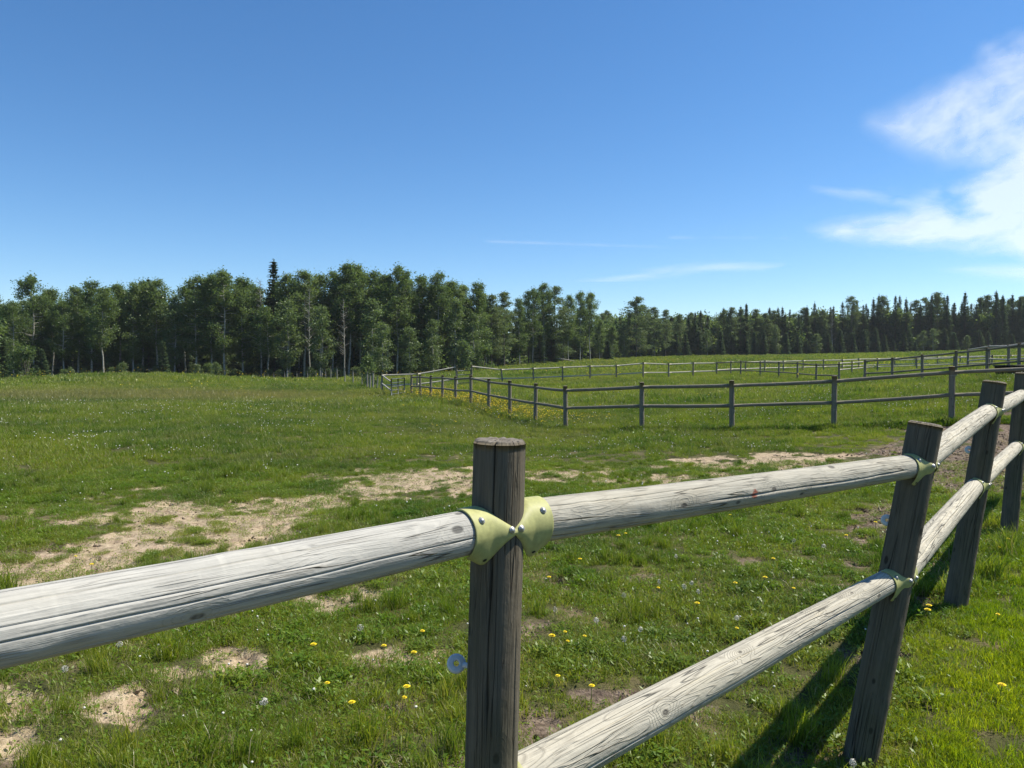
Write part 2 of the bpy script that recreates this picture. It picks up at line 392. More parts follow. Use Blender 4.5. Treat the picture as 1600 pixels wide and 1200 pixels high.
sand = t.ramp(n2, [(0.28, (.15, .105, .065)), (0.42, (.33, .255, .165)), (0.6, (.46, .37, .25)), (0.8, (.52, .435, .31))])
n4 = t.noise(ob, 5.5, 4, .62)
sand = t.mix(t.math('MULTIPLY', t.mapr(n3, .55, .72), .5), sand, (.10, .075, .05))
sand = t.mix(t.math('MULTIPLY', t.mapr(n4, .5, .66), .6), sand, (.17, .125, .08))
sand = t.mix(t.math('MULTIPLY', t.mapr(n1, .52, .68), .35), sand, (.38, .27, .20))
mudc = t.ramp(n2, [(0.3, (.035, .026, .02)), (0.5, (.14, .105, .078)), (0.72, (.30, .235, .18))])
thatch = t.ramp(n1, [(0.3, (.035, .040, .014)), (0.5, (.075, .075, .028)), (0.68, (.16, .125, .07))])
far = t.ramp(nbig, [(0.3, (.06, .10, .022)), (0.7, (.11, .135, .04))])
cd = t.n('ShaderNodeVectorMath', operation='LENGTH'); t.l(ob, cd.inputs[0])
thatch = t.mix(t.mapr(cd.outputs['Value'], 30, 90, 0, .8), thatch, far)
bm_ = t.mapr(t.math('ADD', bare, t.math('MULTIPLY', t.math('SUBTRACT', n2, .5), .8)), .25, .6)
mm_ = t.mapr(t.math('ADD', mud, t.math('MULTIPLY', t.math('SUBTRACT', n2, .5), .8)), .25, .6)
col = t.mix(bm_, t.mix(mm_, thatch, mudc), sand)
h = t.math('ADD', t.math('MULTIPLY', n2, 1.0), t.math('MULTIPLY', n3, .35))
p = t.principled(col, .95, .1, t.bump(h, .9, .03))
gmat = t.finish(p.outputs[0]); gme.materials.append(gmat)
gobj = bpy.data.objects.new('ground', gme); C.objects.link(gobj); tag(gobj, kind='structure', label='gently rolling paddock ground with bare trodden soil')

# ------------------------------------------------------------------ round timbers
def timber(name, p0, p1, r0, r1, mat, parent, seed=0, seg=56, step=0.02, cracks=(), wob=0.03, bend=0.0, knobs=(), up=Vector((0, 0, 1)), camside=None, endvar=0.004, lump=1.0):
    """a tapered log from p0 to p1; local x runs along it, angle 0 looks to the lawn side, 90 degrees is up.
    cracks: (angle deg, u0, u1, width m, depth m) open checks; knobs: (u, angle deg, height, radius)"""
    p0 = Vector(p0); p1 = Vector(p1); L = (p1 - p0).length
    X = (p1 - p0).normalized()
    if camside is None:
        camside = X.cross(Vector((0, 0, 1)))
        if camside.length < 0.3: camside = Vector((0, -1, 0))
    Yv = (camside - X * camside.dot(X)).normalized(); Zv = X.cross(Yv)
    if abs(X.z) < .6 and Zv.z < 0: Zv = -Zv
    mat4 = Matrix((X, Yv, Zv)).transposed().to_4x4(); mat4.translation = p0
    rs = np.random.default_rng(seed + 100)
    ua = np.linspace(0, L, max(3, int(L / step) + 1))
    a = list(np.linspace(-PI, PI, seg, endpoint=False) - PI / 2 + PI / seg)
    tw = (vnoise(ua * 1.3, np.zeros_like(ua) + seed, seed) - .5) * .30
    cols = [(ang, None, 0) for ang in a]
    for ci, (ad, u0, u1, wd, dp) in enumerate(cracks):
        c = R(ad); rm = (r0 + r1) / 2; hw = wd / rm / 2
        cols = [q for q in cols if q[1] is not None or abs((q[0] - c + PI) % (2 * PI) - PI) > hw * 1.6]
        for k, s in ((-1, 0), (0, 1), (1, 0)): cols.append((c + k * hw, ci, s))
    cols.sort(key=lambda q: (q[0] + 2.5 * PI) % (2 * PI))
    base = np.array([q[0] for q in cols]); nC = len(cols)
    U, A = np.meshgrid(ua, base, indexing='ij')
    open_ = np.ones_like(U)
    for j, (ang, ci, s) in enumerate(cols):
        if ci is not None:
            ad, u0, u1, wd, dp = cracks[ci]; rm = (r0 + r1) / 2
            prof = np.clip(np.minimum((ua - u0) / .12 + (5 if u0 <= 0 else 0), (u1 - ua) / .12 + (5 if u1 >= L else 0)), 0, 1)
            prof = prof * (0.45 + 1.1 * vnoise(ua * 9, np.zeros_like(ua) + ci, seed + 5))
            A[:, j] = R(ad) + (ang - R(ad)) * np.clip(prof, 0.02, 1.3)
    A = A + tw[:, None]
    for ci, c in enumerate(cracks):  # jagged track
        pass
    jag = (vnoise(ua * 7, np.zeros_like(ua) + 3.3, seed + 9) - .5) * .10
    A = A + jag[:, None]
    Rr = r0 + (r1 - r0) * U / L
    # low relief: periodic in angle
    f = 0
    for k in range(1, 4):
        f = f + np.cos(k * A + 6.28 * vnoise(U * .9 * k, U * 0 + k, seed + k)) * (vnoise(U * 1.5, U * 0 + 7 * k, seed + 31) - .3) / k
    Rr = Rr * (1 + wob * f * lump) 
    Rr = Rr * (1 + .010 * (vnoise(U * 16, A * 3.0, seed + 60) - .5))
    for (ku, ka, kh, kr) in knobs:
        da = (A - R(ka) + PI) % (2 * PI) - PI
        Rr = Rr + kh * np.exp(-(((U - ku) / (kr * 1.5)) ** 2 + (da * r0 / kr) ** 2))
    for j, (ang, ci, s) in enumerate(cols):
        if s:
            ad, u0, u1, wd, dp = cracks[ci]
            prof = np.clip(np.minimum((ua - u0) / .12 + (5 if u0 <= 0 else 0), (u1 - ua) / .12 + (5 if u1 >= L else 0)), 0, 1)
            Rr[:, j] -= dp * prof * (.5 + .8 * vnoise(ua * 6, ua * 0 + 1, seed + 77))
    by = bend * np.sin(PI * ua / L) * 0.6; bz = bend * np.sin(PI * ua / L)
    V = np.stack([U, Rr * np.cos(A) + by[:, None], Rr * np.sin(A) + bz[:, None]], -1)
    nU = len(ua)
    verts = V.reshape(-1, 3)
    I, J = np.meshgrid(np.arange(nU - 1), np.arange(nC), indexing='ij'); J2 = (J + 1) % nC
    quads = np.stack([I * nC + J, I * nC + J2, (I + 1) * nC + J2, (I + 1) * nC + J], -1).reshape(-1, 4)
    # end caps: rounded edge then rings to the middle
    vl = [verts]; ql = [quads]; tl = []; endg = [np.zeros(len(verts))]; uvU = [U.ravel()]; uvV = [(A * (r0 + r1) / 2).ravel()]
    nv = len(verts)
    for endi, (ri, sx) in enumerate(((0, -1), (nU - 1, 1))):
        prev = ri * nC + np.arange(nC); cen = np.array([ua[ri], by[ri], bz[ri]])
        ringv = V[ri]
        for (fr, dx) in ((.955, .006), (.86, .0085), (.55, .0095), (.25, .009)):
            q = cen + (ringv - cen) * np.array([1, fr, fr]); q = q.copy()
            q[:, 0] = ua[ri] + sx * (dx + endvar * (rs.random(nC) - .5) * (1 if fr < .95 else .4))
            vl.append(q); endg.append(np.full(nC, 0.0 if fr > .95 else 1.0)); uvU.append(np.full(nC, ua[ri]) + sx * (1 - fr) * .05); uvV.append(A[ri] * (r0 + r1) / 2)
            cur = nv + np.arange(nC); nv += nC
            a0, a1, b0, b1 = prev, np.roll(prev, -1), cur, np.roll(cur, -1)
            ql.append(np.stack([a0, b0, b1, a1], -1) if sx > 0 else np.stack([a0, a1, b1, b0], -1)); 
            prev = cur
        vl.append((cen + np.array([sx * .009, 0, 0]))[None]); endg.append([1.0]); uvU.append([ua[ri]]); uvV.append([0])
        c = nv; nv += 1
        tl.append(np.stack([prev, np.full(nC, c), np.roll(prev, -1)], -1) if sx > 0 else np.stack([prev, np.roll(prev, -1), np.full(nC, c)], -1))
    verts = np.concatenate(vl); quads = np.concatenate(ql); tris = np.concatenate(tl)
    flip = (Matrix((X, Yv, Zv)).transposed().determinant() < 0)
    # outward orientation
    quads = quads[:, ::-1]; tris = tris[:, ::-1]
    if flip: quads = quads[:, ::-1]; tris = tris[:, ::-1]
    if flip:  # keep a proper rotation: mirror the mesh instead of the object
        verts = verts * np.array([1, 1, -1]); mat4 = Matrix((X, Yv, -Zv)).transposed().to_4x4(); mat4.translation = p0
    me = np_mesh(name, verts, quads, tris)
    uv = me.uv_layers.new(name='uv'); li = np.zeros(len(me.loops), np.int32); me.loops.foreach_get('vertex_index', li)
    uu = np.concatenate([np.asarray(q, float) for q in uvU]); vv = np.concatenate([np.asarray(q, float) for q in uvV])
    uv.data.foreach_set('uv', np.stack([uu[li], vv[li]], -1).astype(np.float32).ravel())
    ea = me.attributes.new('endgrain', 'FLOAT', 'POINT'); ea.data.foreach_set('value', np.concatenate([np.asarray(q, float) for q in endg]).astype(np.float32))
    me.materials.append(mat); me.shade_smooth()
    o = bpy.data.objects.new(name, me); C.objects.link(o); o.matrix_world = mat4
    if parent: o.parent = parent; o.matrix_parent_inverse = parent.matrix_world.inverted()
    return o

def child(o, parent):
    o.parent = parent; o.matrix_parent_inverse = parent.matrix_world.inverted()
    return o

# ------------------------------------------------------------------ the near fence
near = empty('rail_fence', P[1][0]); bpy.context.view_layer.update()
tag(near, 'weathered grey post and rail fence crossing the foreground with yellow-green brackets', 'fence')
PR = [.07, .0715, .071, .071, .071, .071]
posts = []
for i in range(6):
    b, tp = P[i]
    ax = (tp - b).normalized(); gzz = g1(b.x, b.y)
    b2 = b - ax * (max(0, b.z - gzz) + .25)
    cr = {1: ((-12, 1.0, 2.2, .0065, .03), (52, .0, 1.3, .004, .012), (-34, 0.2, 1.2, .004, .012)), 2: ((20, .9, 2, .004, .015), (-30, 0, .9, .004, .012))}.get(i, ((10, .8, 2, .004, .015),))
    toc = Vector((-b.x, -b.y, 0)).normalized()
    o = timber('post', b2, tp, PR[i] * 1.03, PR[i], M['post_wood'], near, seed=40 + i, seg=64, step=.02, cracks=cr, wob=.022, camside=toc, endvar=.006, knobs=((.9, 40, .004, .02), (.55, 60, .004, .02)))
    posts.append(o)
bpy.context.view_layer.update()
def post_at(i, z):
    b, tp = P[i]; k = (z - b.z) / (tp.z - b.z); return b + (tp - b) * k
TOPZ = [EYE - .385, EYE - .437, EYE - .452, EYE - .305, EYE - .275, EYE - .22]
LOWZ = [EYE - 1.17, EYE - 1.19, EYE - .965, EYE - .81, EYE - .765, EYE - .72]
def rail_ends(i, z0, z1):
    a = post_at(i, z0); b = post_at(i + 1, z1); d = (b - a).normalized()
    return a + d * (PR[i] * .93), b - d * (PR[i + 1] * .93), d
def bolt(pos, nrm, parent, r=.0065):
    vs_, fs_ = [], []
    nrm = Vector(nrm).normalized(); q = nrm.to_track_quat('Z', 'Y')
    seg = 10
    prof = [(1.5, 0), (1.5, .25), (1.0, .3), (.95, .55), (.7, .85), (.3, 1.0)]
    for (rr_, hh) in prof:
        for k in range(seg):
            a_ = 2 * PI * k / seg; vs_.append((r * rr_ * math.cos(a_), r * rr_ * math.sin(a_), r * hh))
    for ri in range(len(prof) - 1):
        for k in range(seg):
            fs_.append((ri * seg + k, ri * seg + (k + 1) % seg, (ri + 1) * seg + (k + 1) % seg, (ri + 1) * seg + k))
    fs_.append(tuple((len(prof) - 1) * seg + k for k in range(seg)))
    o = mesh_obj('bolt', vs_, fs_, M['bolt'], smooth=True); o.matrix_world = Matrix.Translation(pos) @ q.to_matrix().to_4x4()
    return child(o, parent)
def bracket(end, d, rad, prad, tipgap, name='bracket', bolts=True, ring=False, back=None):
    """strap wrapped round a rail end (axis d points to the post) and pinched to a point on the post's outer face"""
    d = d.normalized(); out = Vector((d.y, -d.x, 0)).normalized()     # lawn side for d running away from camera
    if lawn_side(end.x + out.x * .2, end.y + out.y * .2) < lawn_side(end.x - out.x * .2, end.y - out.y * .2): out = -out
    upv = d.cross(out); upv = upv if upv.z > 0 else -upv
    nS, nT = 30, 28
    back = back or (.04 if ring else .075); xp = prad * .93 - tipgap      # distance from rail end to post axis
    Rk = rad + .0035
    grid = []
    for i in range(nS + 1):
        s = i / nS; x = -back + s * (back + xp)
        k = max(0.0, (x + .012) / (xp + .012)); kk = k ** (2.6 if ring else 1.15)          # 0 on the rail, 1 at the tip
        top, bot = R(98), R(-62)
        if x < -.0: top, bot = R(100), R(-64)
        bs = math.exp(-((x + .02) / .040) ** 2)
        row = []
        for j in range(nT + 1):
            tt = j / nT; th = bot + (top - bot) * tt
            yy = Rk * math.cos(th); zz = Rk * math.sin(th)
            if k > 0:
                tipy = prad + .007; tipz = -.004
                yy = yy * (1 - kk) + tipy * kk + (.010 if ring else .003) * math.sin(PI * kk)
                zz = zz * (1 - kk) + tipz * kk
            # drooping tab at the lower edge
            tab = bs * max(0, (.26 - tt) / .26) * .028
            zz -= tab; yy += tab * .10
            row.append(end + d * x + out * yy + upv * zz)
        grid.append(row)
    V = [v for r in grid for v in r]; Wd = nT + 1
    fs = [(i * Wd + j, i * Wd + j + 1, (i + 1) * Wd + j + 1, (i + 1) * Wd + j) for i in range(nS) for j in range(nT)]
    o = mesh_obj(name, [v - end for v in V], fs, M['bracket'], smooth=True); o.location = end
    bpy.context.view_layer.update()
    sm = o.modifiers.new('thick', 'SOLIDIFY'); sm.thickness = .0035; sm.offset = 0
    bv = o.modifiers.new('edge', 'BEVEL'); bv.width = .0008; bv.segments = 1; bv.limit_method = 'ANGLE'
    child(o, near)
    if bolts:
        def pt(i, j):
            p_ = grid[i][j]; n_ = (grid[min(i + 1, nS)][j] - grid[max(i - 1, 0)][j]).cross(grid[i][min(j + 1, nT)] - grid[i][max(j - 1, 0)]).normalized()
            if n_.dot(out) < 0: n_ = -n_
            return p_ + n_ * .002, n_
        for (i, j) in ((6, 17), (25, 14), ): bolt(*pt(i, j), o)
        p_, n_ = pt(int(nS * (back - .02) / (back + xp)), 2)
        hv = [(.007 * math.cos(a_), .005 * math.sin(a_), 0.0006) for a_ in np.linspace(0, 2 * PI, 12, endpoint=False)]
        ho = mesh_obj('bolt_hole', hv, [tuple(range(12))], M['bolt_hole']); ho.matrix_world = Matrix.Translation(p_) @ n_.to_track_quat('Z', 'Y').to_matrix().to_4x4(); child(ho, o)
    return o
TOPR = [(.0665, .058), (.0625, .053), (.056, .053), (.058, .054), (.056, .052)]
LOWR = [(.068, .058), (.074, .051), (.064, .052), (.056, .052), (.056, .052)]
for i in range(5):
    for kind, Z, RR in (('top', TOPZ, TOPR), ('low', LOWZ, LOWR)):
        a, b, d = rail_ends(i, Z[i], Z[i + 1])
        r0, r1 = RR[i]
        out = Vector((d.y, -d.x, 0)).normalized()
        if kind == 'top' and i == 0:
            mt = M['rail_grey']; cr = ((24, .25, 1.75, .0022, .007), (2, 1.05, 2.4, .0025, .009), (-40, .2, 2.4, .003, .008), (58, .9, 1.9, .0025, .007)); kb = ((1.55, 75, .004, .022), (1.2, -30, .003, .02), (2.0, 70, .003, .015))
        elif kind == 'top' and i == 1:
            mt = M['rail_mid']; cr = ((2, .75, 2.05, .006, .022), (-38, .0, 1.15, .004, .012), (48, .0, .8, .0025, .006)); kb = ((.95, 12, .006, .03), (.45, 10, .003, .02), (1.35, 20, .004, .02), (.2, 40, .004, .02), (1.85, 35, .003, .02))
        elif kind == 'low' and i == 1:
            mt = M['rail_cream']; cr = ((12, 1.25, 2.2, .006, .02), (-18, .0, 1.35, .005, .018), (50, .2, 2.1, .003, .008)); kb = ((.55, 40, .003, .015), (.95, 30, .003, .012))
        else:
            mt = M['rail_cream'] if kind == 'low' else M['rail_mid']
            if i >= 2: mt = M['rail_cream']
            cr = ((20 + 10 * i, .1, 1.9, .004, .014), (60, .3, 1.5, .003, .008)); kb = ((.7, 50, .003, .02),)
        seedr = 10 * i + (5 if kind == 'low' else 0) + 3
        o = timber('rail', a, b, r0, r1, mt, near, seed=seedr, seg=72 if i < 2 else 48, step=.014 if i < 2 else .025, cracks=cr, wob=.036, bend=-.012 + .009 * ((i * 7) % 3), knobs=kb, camside=out)
        bpy.context.view_layer.update()
        if i < 5: bracket(b, d, r1 * 1.015, PR[i + 1], 0, ring=i > 0)
        if i > 0 or kind == 'top': bracket(a, -d, r0 * 1.015, PR[i], 0, ring=i > 1, back=.022 if (kind == 'low' and i == 1) else None)
M['rail_mid'].node_tree  # red-stained knot sits in the material's uv

# round fence-wire insulators on the far side of the near posts
def insulator(i, z, X, Yp, r=.0265):
    b = post_at(i, z)
    d0 = ray(X, Yp); y_ = b.y + .045; pos = Vector(d0 * (y_ / d0[1])) + Vector((0, 0, EYE))
    toc = (Vector((0, 0, EYE)) - pos).normalized()
    nrm = (toc + Vector((.1, 0, .15))).normalized()
    bm = bmesh.new(); seg = 28
    prof = [(.30, -.007), (.30, .007), (.42, .009), (.55, .007), (.80, .009), (1.0, .005), (1.0, -.005), (.8, -.009), (.42, -.009)]
    rows = []
    for k in range(seg):
        a_ = 2 * PI * k / seg; rows.append([bm.verts.new((r * q * math.cos(a_), r * q * math.sin(a_), h_)) for q, h_ in prof])
    for k in range(seg):
        for j in range(len(prof)):
            bm.faces.new((rows[k][j], rows[k][(j + 1) % len(prof)], rows[(k + 1) % seg][(j + 1) % len(prof)], rows[(k + 1) % seg][j]))
    bmesh.ops.recalc_face_normals(bm, faces=bm.faces)
    me = bpy.data.meshes.new('insulator'); bm.to_mesh(me); bm.free(); me.shade_smooth(); me.materials.append(M['insulator'])
    o = bpy.data.objects.new('insulator', me); C.objects.link(o)
    o.matrix_world = Matrix.Translation(pos) @ nrm.to_track_quat('Z', 'Y').to_matrix().to_4x4()
    child(o, posts[i])
    # arm that screws into the post
    tgt = Vector((b.x, b.y, pos.z)); dirv = (tgt - pos); ln = dirv.length - .05; dirv.normalize()
    vs_, fs_ = [], []
    q = dirv.to_track_quat('Z', 'Y').to_matrix()
    for k in range(8):
        for hh in (r * .85, max(ln, r * 1.3) + .02):
            vs_.append(pos + q @ Vector((.008 * math.cos(k * PI / 4), .008 * math.sin(k * PI / 4), hh)))
    for k in range(8): fs_.append((2 * k, 2 * ((k + 1) % 8), 2 * ((k + 1) % 8) + 1, 2 * k + 1))
    child(mesh_obj('insulator_arm', vs_, fs_, M['insulator'], smooth=True), posts[i])
insulator(1, EYE - .80, 713, 1037)
insulator(2, EYE - .70, 1386, 813)
insulator(3, EYE - .58, 1514, 703)

# ------------------------------------------------------------------ fences further off
def run_fence(label, pts, ph, pr, rr_, rails, pmat, rmat, seg=10, name='paddock_fence', skip=(), lean=None, hs=None, buried=.3, group=None, nopost=()):
    base = [at(*q) for q in pts]
    root = empty(name, base[0]); bpy.context.view_layer.update(); tag(root, label, 'fence', group)
    tops = []
    rs = random.Random(len(pts) * 13 + int(pts[0][0]))
    for k, b in enumerate(base):
        gz_ = min(b.z, g1(b.x, b.y)); hgt = (hs[k] if hs else ph) + rs.uniform(-.03, .03)
        lx = (lean[k] if lean else 0) + rs.uniform(-.015, .015)
        tp = Vector((b.x + lx * hgt, b.y + rs.uniform(-.02, .02), b.z + hgt))
        if k not in nopost: timber('post', Vector((b.x, b.y, gz_ - buried)), tp, pr * 1.05, pr * .97, pmat, root, seed=300 + k * 3 + int(pts[0][0]), seg=seg, step=.25, wob=.02)
        tops.append(tp)
    for k in range(len(base) - 1):
        if k in skip: continue
        for hf in rails:
            a = base[k] + (tops[k] - base[k]) * hf; b = base[k + 1] + (tops[k + 1] - base[k + 1]) * hf
            timber('rail', a, b, rr_ * rs.uniform(.95, 1.08), rr_ * rs.uniform(.85, 1.0), rmat, root, seed=900 + k + int(hf * 50), seg=seg, step=.3, wob=.02, bend=rs.uniform(-.012, .006))
    return root
mid_right = MIDF[:6]; mid_left = MIDF[5:]
run_fence('post and rail fence across the middle of the field turning back at a corner', MIDF, 1.44, .073, .052, (.9, .5), M['fence_wood'], M['fence_wood'], seg=16)
LE = [0, .0, 0, 0, -.12, -.05, 0, 0, 0, .0, 0, 0, 0]
run_fence('pale railed fence along the far side of the paddock behind the yellow flowers', FARF, 1.22, .062, .05, (.93, .38), M['fence_wood'], M['fence_rail_far'], seg=8, skip=(2,), lean=LE, hs=[1.3, 1.3, 1.55, 1.55, 1.15, 1.2, 1.25, 1.22, 1.18, 1.3, 1.2, 1.2, 1.22])
run_fence('short fence of the small pen coming towards the camera', LINA, 1.22, .06, .045, (.93, .4), M['fence_wood'], M['fence_wood'], seg=8, nopost=(0,))
run_fence('farthest fence of the pens, parallel to the conifer wood', LINB + [(1540, 574, 73), (1580, 573, 73.5), (1622, 572, 74)], 1.2, .055, .05, (.93, .45), M['fence_wood'], M['fence_rail_far'], seg=8, nopost=(0,))
run_fence('fence of the right hand pen climbing towards the right edge', LINC, 1.42, .07, .05, (.93, .45), M['fence_wood'], M['fence_wood'], seg=8)
run_fence('row of tall posts with one high rail at the far right edge', [(1512, 583, 52), (1545, 582, 47), (1576, 586, 42), (1606, 586, 38)], 1.75, .08, .05, (.95, .5), M['fence_wood'], M['fence_rail_far'], seg=8)
run_fence('bare cross fence between the pens with pale rails', [(1311, 590, 56), (1331, 588, 57), (1351, 586, 58), (1371, 585, 58), (1432, 583, 57.5), (1490, 581, 57), (1550, 579, 56)], 1.2, .055, .045, (.9, .5), M['fence_wood'], M['fence_rail_far'], seg=8)

# thin wire-fence stakes along the left wood, each its own stake of one fence
wf = empty('wire_fence', at(566, 601, 62)); bpy.context.view_layer.update(); tag(wf, 'row of thin grey stakes with wire along the foot of the left wood', 'fence')
WS = [(566, 604, 60, 1.25), (552, 601, 66, 1.5), (539, 598.5, 72, 1.5), (527, 597, 79, 1.7), (517, 596, 85, 1.7), (509, 596, 90, 1.5), (501, 595.5, 94, 1.7), (494, 595.5, 97, 1.4), (481, 595, 99, 1.3), (464, 595, 101, 1.3), (445, 595, 102, 1.3), (428, 595, 103, 1.2), (413, 595, 104, 1.2)]
wp = []
for k, (X, Y, d, hh) in enumerate(WS):
    b = at(X, Y, d); tp = b + Vector((random.uniform(-.04, .04), 0, hh)); wp.append((b, tp))
    timber('stake', Vector((b.x, b.y, min(b.z, g1(b.x, b.y)) - .3)), tp, .05, .045, M['weathered_post'], wf, seed=500 + k, seg=7, step=.4)
for k in range(len(wp) - 1):
    for hf in (.45, .75, .95):
        a = wp[k][0].lerp(wp[k][1], hf); b = wp[k + 1][0].lerp(wp[k + 1][1], hf)
        timber('wire', a, b, .004, .004, M['wire'], wf, seed=1, seg=4, step=2)

# cluster of old leaning posts by the field corner
OLD = [(574, 607, 56, .0, 1.25, .06, 'upright grey old post, leftmost of the cluster by the gate'), (578, 609, 55, .02, 1.2, .06, 'grey old post, second of the cluster by the gate'), (582.5, 609, 54.5, .03, 1.35, .07, 'thick pale old post in the cluster by the gate'), (588, 611, 54, .12, 1.1, .045, 'thin old post leaning right beside the gate cluster'), (593, 612, 53.5, .16, 1.15, .045, 'thin old post leaning hard right nearest the corner post')]
for k, (X, Y, d, ln, hh, r_, lb) in enumerate(OLD):
    b = at(X, Y, d); tp = b + Vector((ln * hh, 0, hh))
    o = timber('old_post', Vector((b.x, b.y, min(b.z, g1(b.x, b.y)) - .3)), tp, r_, r_ * .9, M['weathered_post'], None, seed=600 + k, seg=9, step=.2, wob=.06)
    tag(o, lb, 'post', 'old posts at the field corner')

# tubular gate at the end of the middle fence
def tube(a, b, r, name, mat, parent, seg=8):
    return timber(name, a, b, r, r, mat, parent, seed=2, seg=seg, step=10, wob=0, endvar=0, lump=0)
def ladder_gate(label, aX, aY, aD, bX, bY, bD, h0, h1, nb, stile=True, r=.028):
    a = at(aX, aY, aD); b = at(bX, bY, bD)
    root = empty('field_gate', a); bpy.context.view_layer.update(); tag(root, label, 'gate')
    for q in ((0, .5, 1) if stile else (0, 1)):
        p_ = a.lerp(b, q); tube(p_ + Vector((0, 0, h0 - .06)), p_ + Vector((0, 0, h1)), r * 1.25, 'stile', M['gate_metal'], root)
    for k in range(nb):
        z = h0 + (h1 - h0 - .03) * k / (nb - 1)
        tube(a + Vector((0, 0, z)), b + Vector((0, 0, z)), r, 'bar', M['gate_metal'], root)
    return root
ladder_gate('dark tubular metal gate of five bars at the end of middle fence', 611.5, 625, 46.5, 632, 622, 48.6, .12, 1.35, 6, r=.032)
ladder_gate('low dark gate between two tall posts in far fence', 714.5, 604.8, 53, 735.5, 604, 53.3, .28, 1.2, 4, stile=False)
gp = empty('paddock_fence', at(597, 613, 51.5)); bpy.context.view_layer.update(); tag(gp, 'short pair of rails joining the field corner post to the gate', 'fence')
for hf in (1.2, .62):
    timber('rail', at(597, 613, 51.5) + Vector((0, 0, hf)), at(611, 625, 46.6) + Vector((0, 0, hf * .97)), .045, .045, M['fence_rail_far'], gp, seed=int(hf * 30), seg=8, step=.4)

# black trough far right
tb = at(1579, 594, 30.5)
bm = bmesh.new()
nseg = 28; prof = [(.0, .0), (.42, .0), (.47, .05), (.52, .46), (.56, .47), (.56, .52), (.50, .52), (.45, .12), (0, .12)]
rows = []
for k in range(nseg):
    a_ = 2 * PI * k / nseg
    rows.append([bm.verts.new((q * math.cos(a_) * 1.15, q * math.sin(a_), h_)) if q > 0 else None for q, h_ in prof])
cb = bm.verts.new((0, 0, 0)); ct = bm.verts.new((0, 0, .12))
for k in range(nseg):
    A_, B_ = rows[k], rows[(k + 1) % nseg]
    bm.faces.new((cb, B_[1], A_[1])); bm.faces.new((ct, A_[7], B_[7]))
    for j in range(1, 7): bm.faces.new((A_[j], B_[j], B_[j + 1], A_[j + 1]))
bmesh.ops.recalc_face_normals(bm, faces=bm.faces)
me = bpy.data.meshes.new('water_trough'); bm.to_mesh(me); bm.free(); me.shade_smooth(); me.materials.append(M['black_plastic'])
tr = bpy.data.objects.new('water_trough', me); C.objects.link(tr); tr.location = (tb.x, tb.y, g1(tb.x, tb.y) + .02)
tag(tr, 'black plastic water trough on trodden ground behind the right fence posts', 'trough')

# fallen logs at the wood edge
def log(label, a, b, r, limbs=()):
    root = empty('fallen_log', a); bpy.context.view_layer.update(); tag(root, label, 'log')
    timber('trunk', a, b, r, r * .6, M['weathered_post'], root, seed=801, seg=9, step=.3, wob=.06, bend=.15)
    for (q, v) in limbs:
        s = a.lerp(b, q); timber('limb', s, s + Vector(v), r * .5, r * .2, M['weathered_post'], root, seed=803, seg=6, step=.3)
a, b = at(844, 560, 150), at(901, 562, 152)
log('pale dead log propped on its branches at the wood edge', a + Vector((0, 0, .3)), b + Vector((0, 0, -.4)), .16, ((.02, (-.2, 0, -1.6)), (.3, (.3, 0, -1.2)), (.6, (.2, .4, -.9))))
a, b = at(22, 597, 98), at(54, 593.5, 99)
log('grey fallen log lying at the foot of the leftmost trees', a, b, .14, ((.4, (.3, 0, .4)),))
a, b = at(228, 578, 118), at(248, 578.5, 119)
log('level grey log resting between dark trunks in left wood', a, b, .1)

# ------------------------------------------------------------------ foliage materials
def leaf_material(name, c0, c1, c2, transl=0.45, gloss=0.06, attr='tone'):
    t = NT(name)
    bc = t.attr('bc').outputs['Fac']; ins = t.attr(attr, 'INSTANCER').outputs['Fac'] if attr else None
    oi = t.n('ShaderNodeObjectInfo').outputs['Random']
    f = t.math('ADD', t.math('MULTIPLY', bc, .75), t.math('MULTIPLY', oi, .25))
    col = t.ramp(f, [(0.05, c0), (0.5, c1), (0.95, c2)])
    if ins is not None:
        lush = t.attr('lush', 'INSTANCER').outputs['Fac']
        col = t.mix(1.0, col, t.ramp(lush, [(.0, (1.36, 1.18, 1.25)), (.5, (1.0, 1.0, 1.0)), (1.0, (.50, .66, .75))]), 'MULTIPLY')
        col = t.mix(ins, col, (.30, .25, .12))
    d = t.n('ShaderNodeBsdfDiffuse'); t.l(col, d.inputs[0])
    tr = t.n('ShaderNodeBsdfTranslucent'); br = t.mix(1.0, col, (1.25, 1.25, .6), 'MULTIPLY'); t.l(br, tr.inputs[0])
    mx = t.n('ShaderNodeMixShader'); mx.inputs[0].default_value = transl; t.l(d.outputs[0], mx.inputs[1]); t.l(tr.outputs[0], mx.inputs[2])
    g = t.n('ShaderNodeBsdfGlossy'); g.inputs['Roughness'].default_value = .38; g.inputs[0].default_value = (.9, .95, .85, 1)
    m2 = t.n('ShaderNodeMixShader'); m2.inputs[0].default_value = gloss; t.l(mx.outputs[0], m2.inputs[1]); t.l(g.outputs[0], m2.inputs[2])
    return t.finish(m2.outputs[0])
M['lawn'] = leaf_material('lawn_blade', (.115, .200, .006), (.195, .290, .010), (.30, .36, .022), .54, .02)
M['field'] = leaf_material('field_blade', (.085, .150, .010), (.148, .220, .016), (.255, .285, .05), .54, .02)
M['meadow'] = leaf_material('meadow_blade', (.090, .165, .012), (.152, .230, .020), (.25, .285, .06), .54, .02)
M['broad'] = leaf_material('broad_leaf', (.060, .140, .012), (.105, .200, .018), (.17, .25, .04), .5, .015)
M['dry'] = leaf_material('dry_blade', (.22, .18, .09), (.33, .28, .15), (.42, .37, .22), .4, .03, None)
M['aspen_leaf'] = leaf_material('aspen_leaf', (.074, .120, .044), (.112, .166, .062), (.165, .215, .09), .52, .012, None)
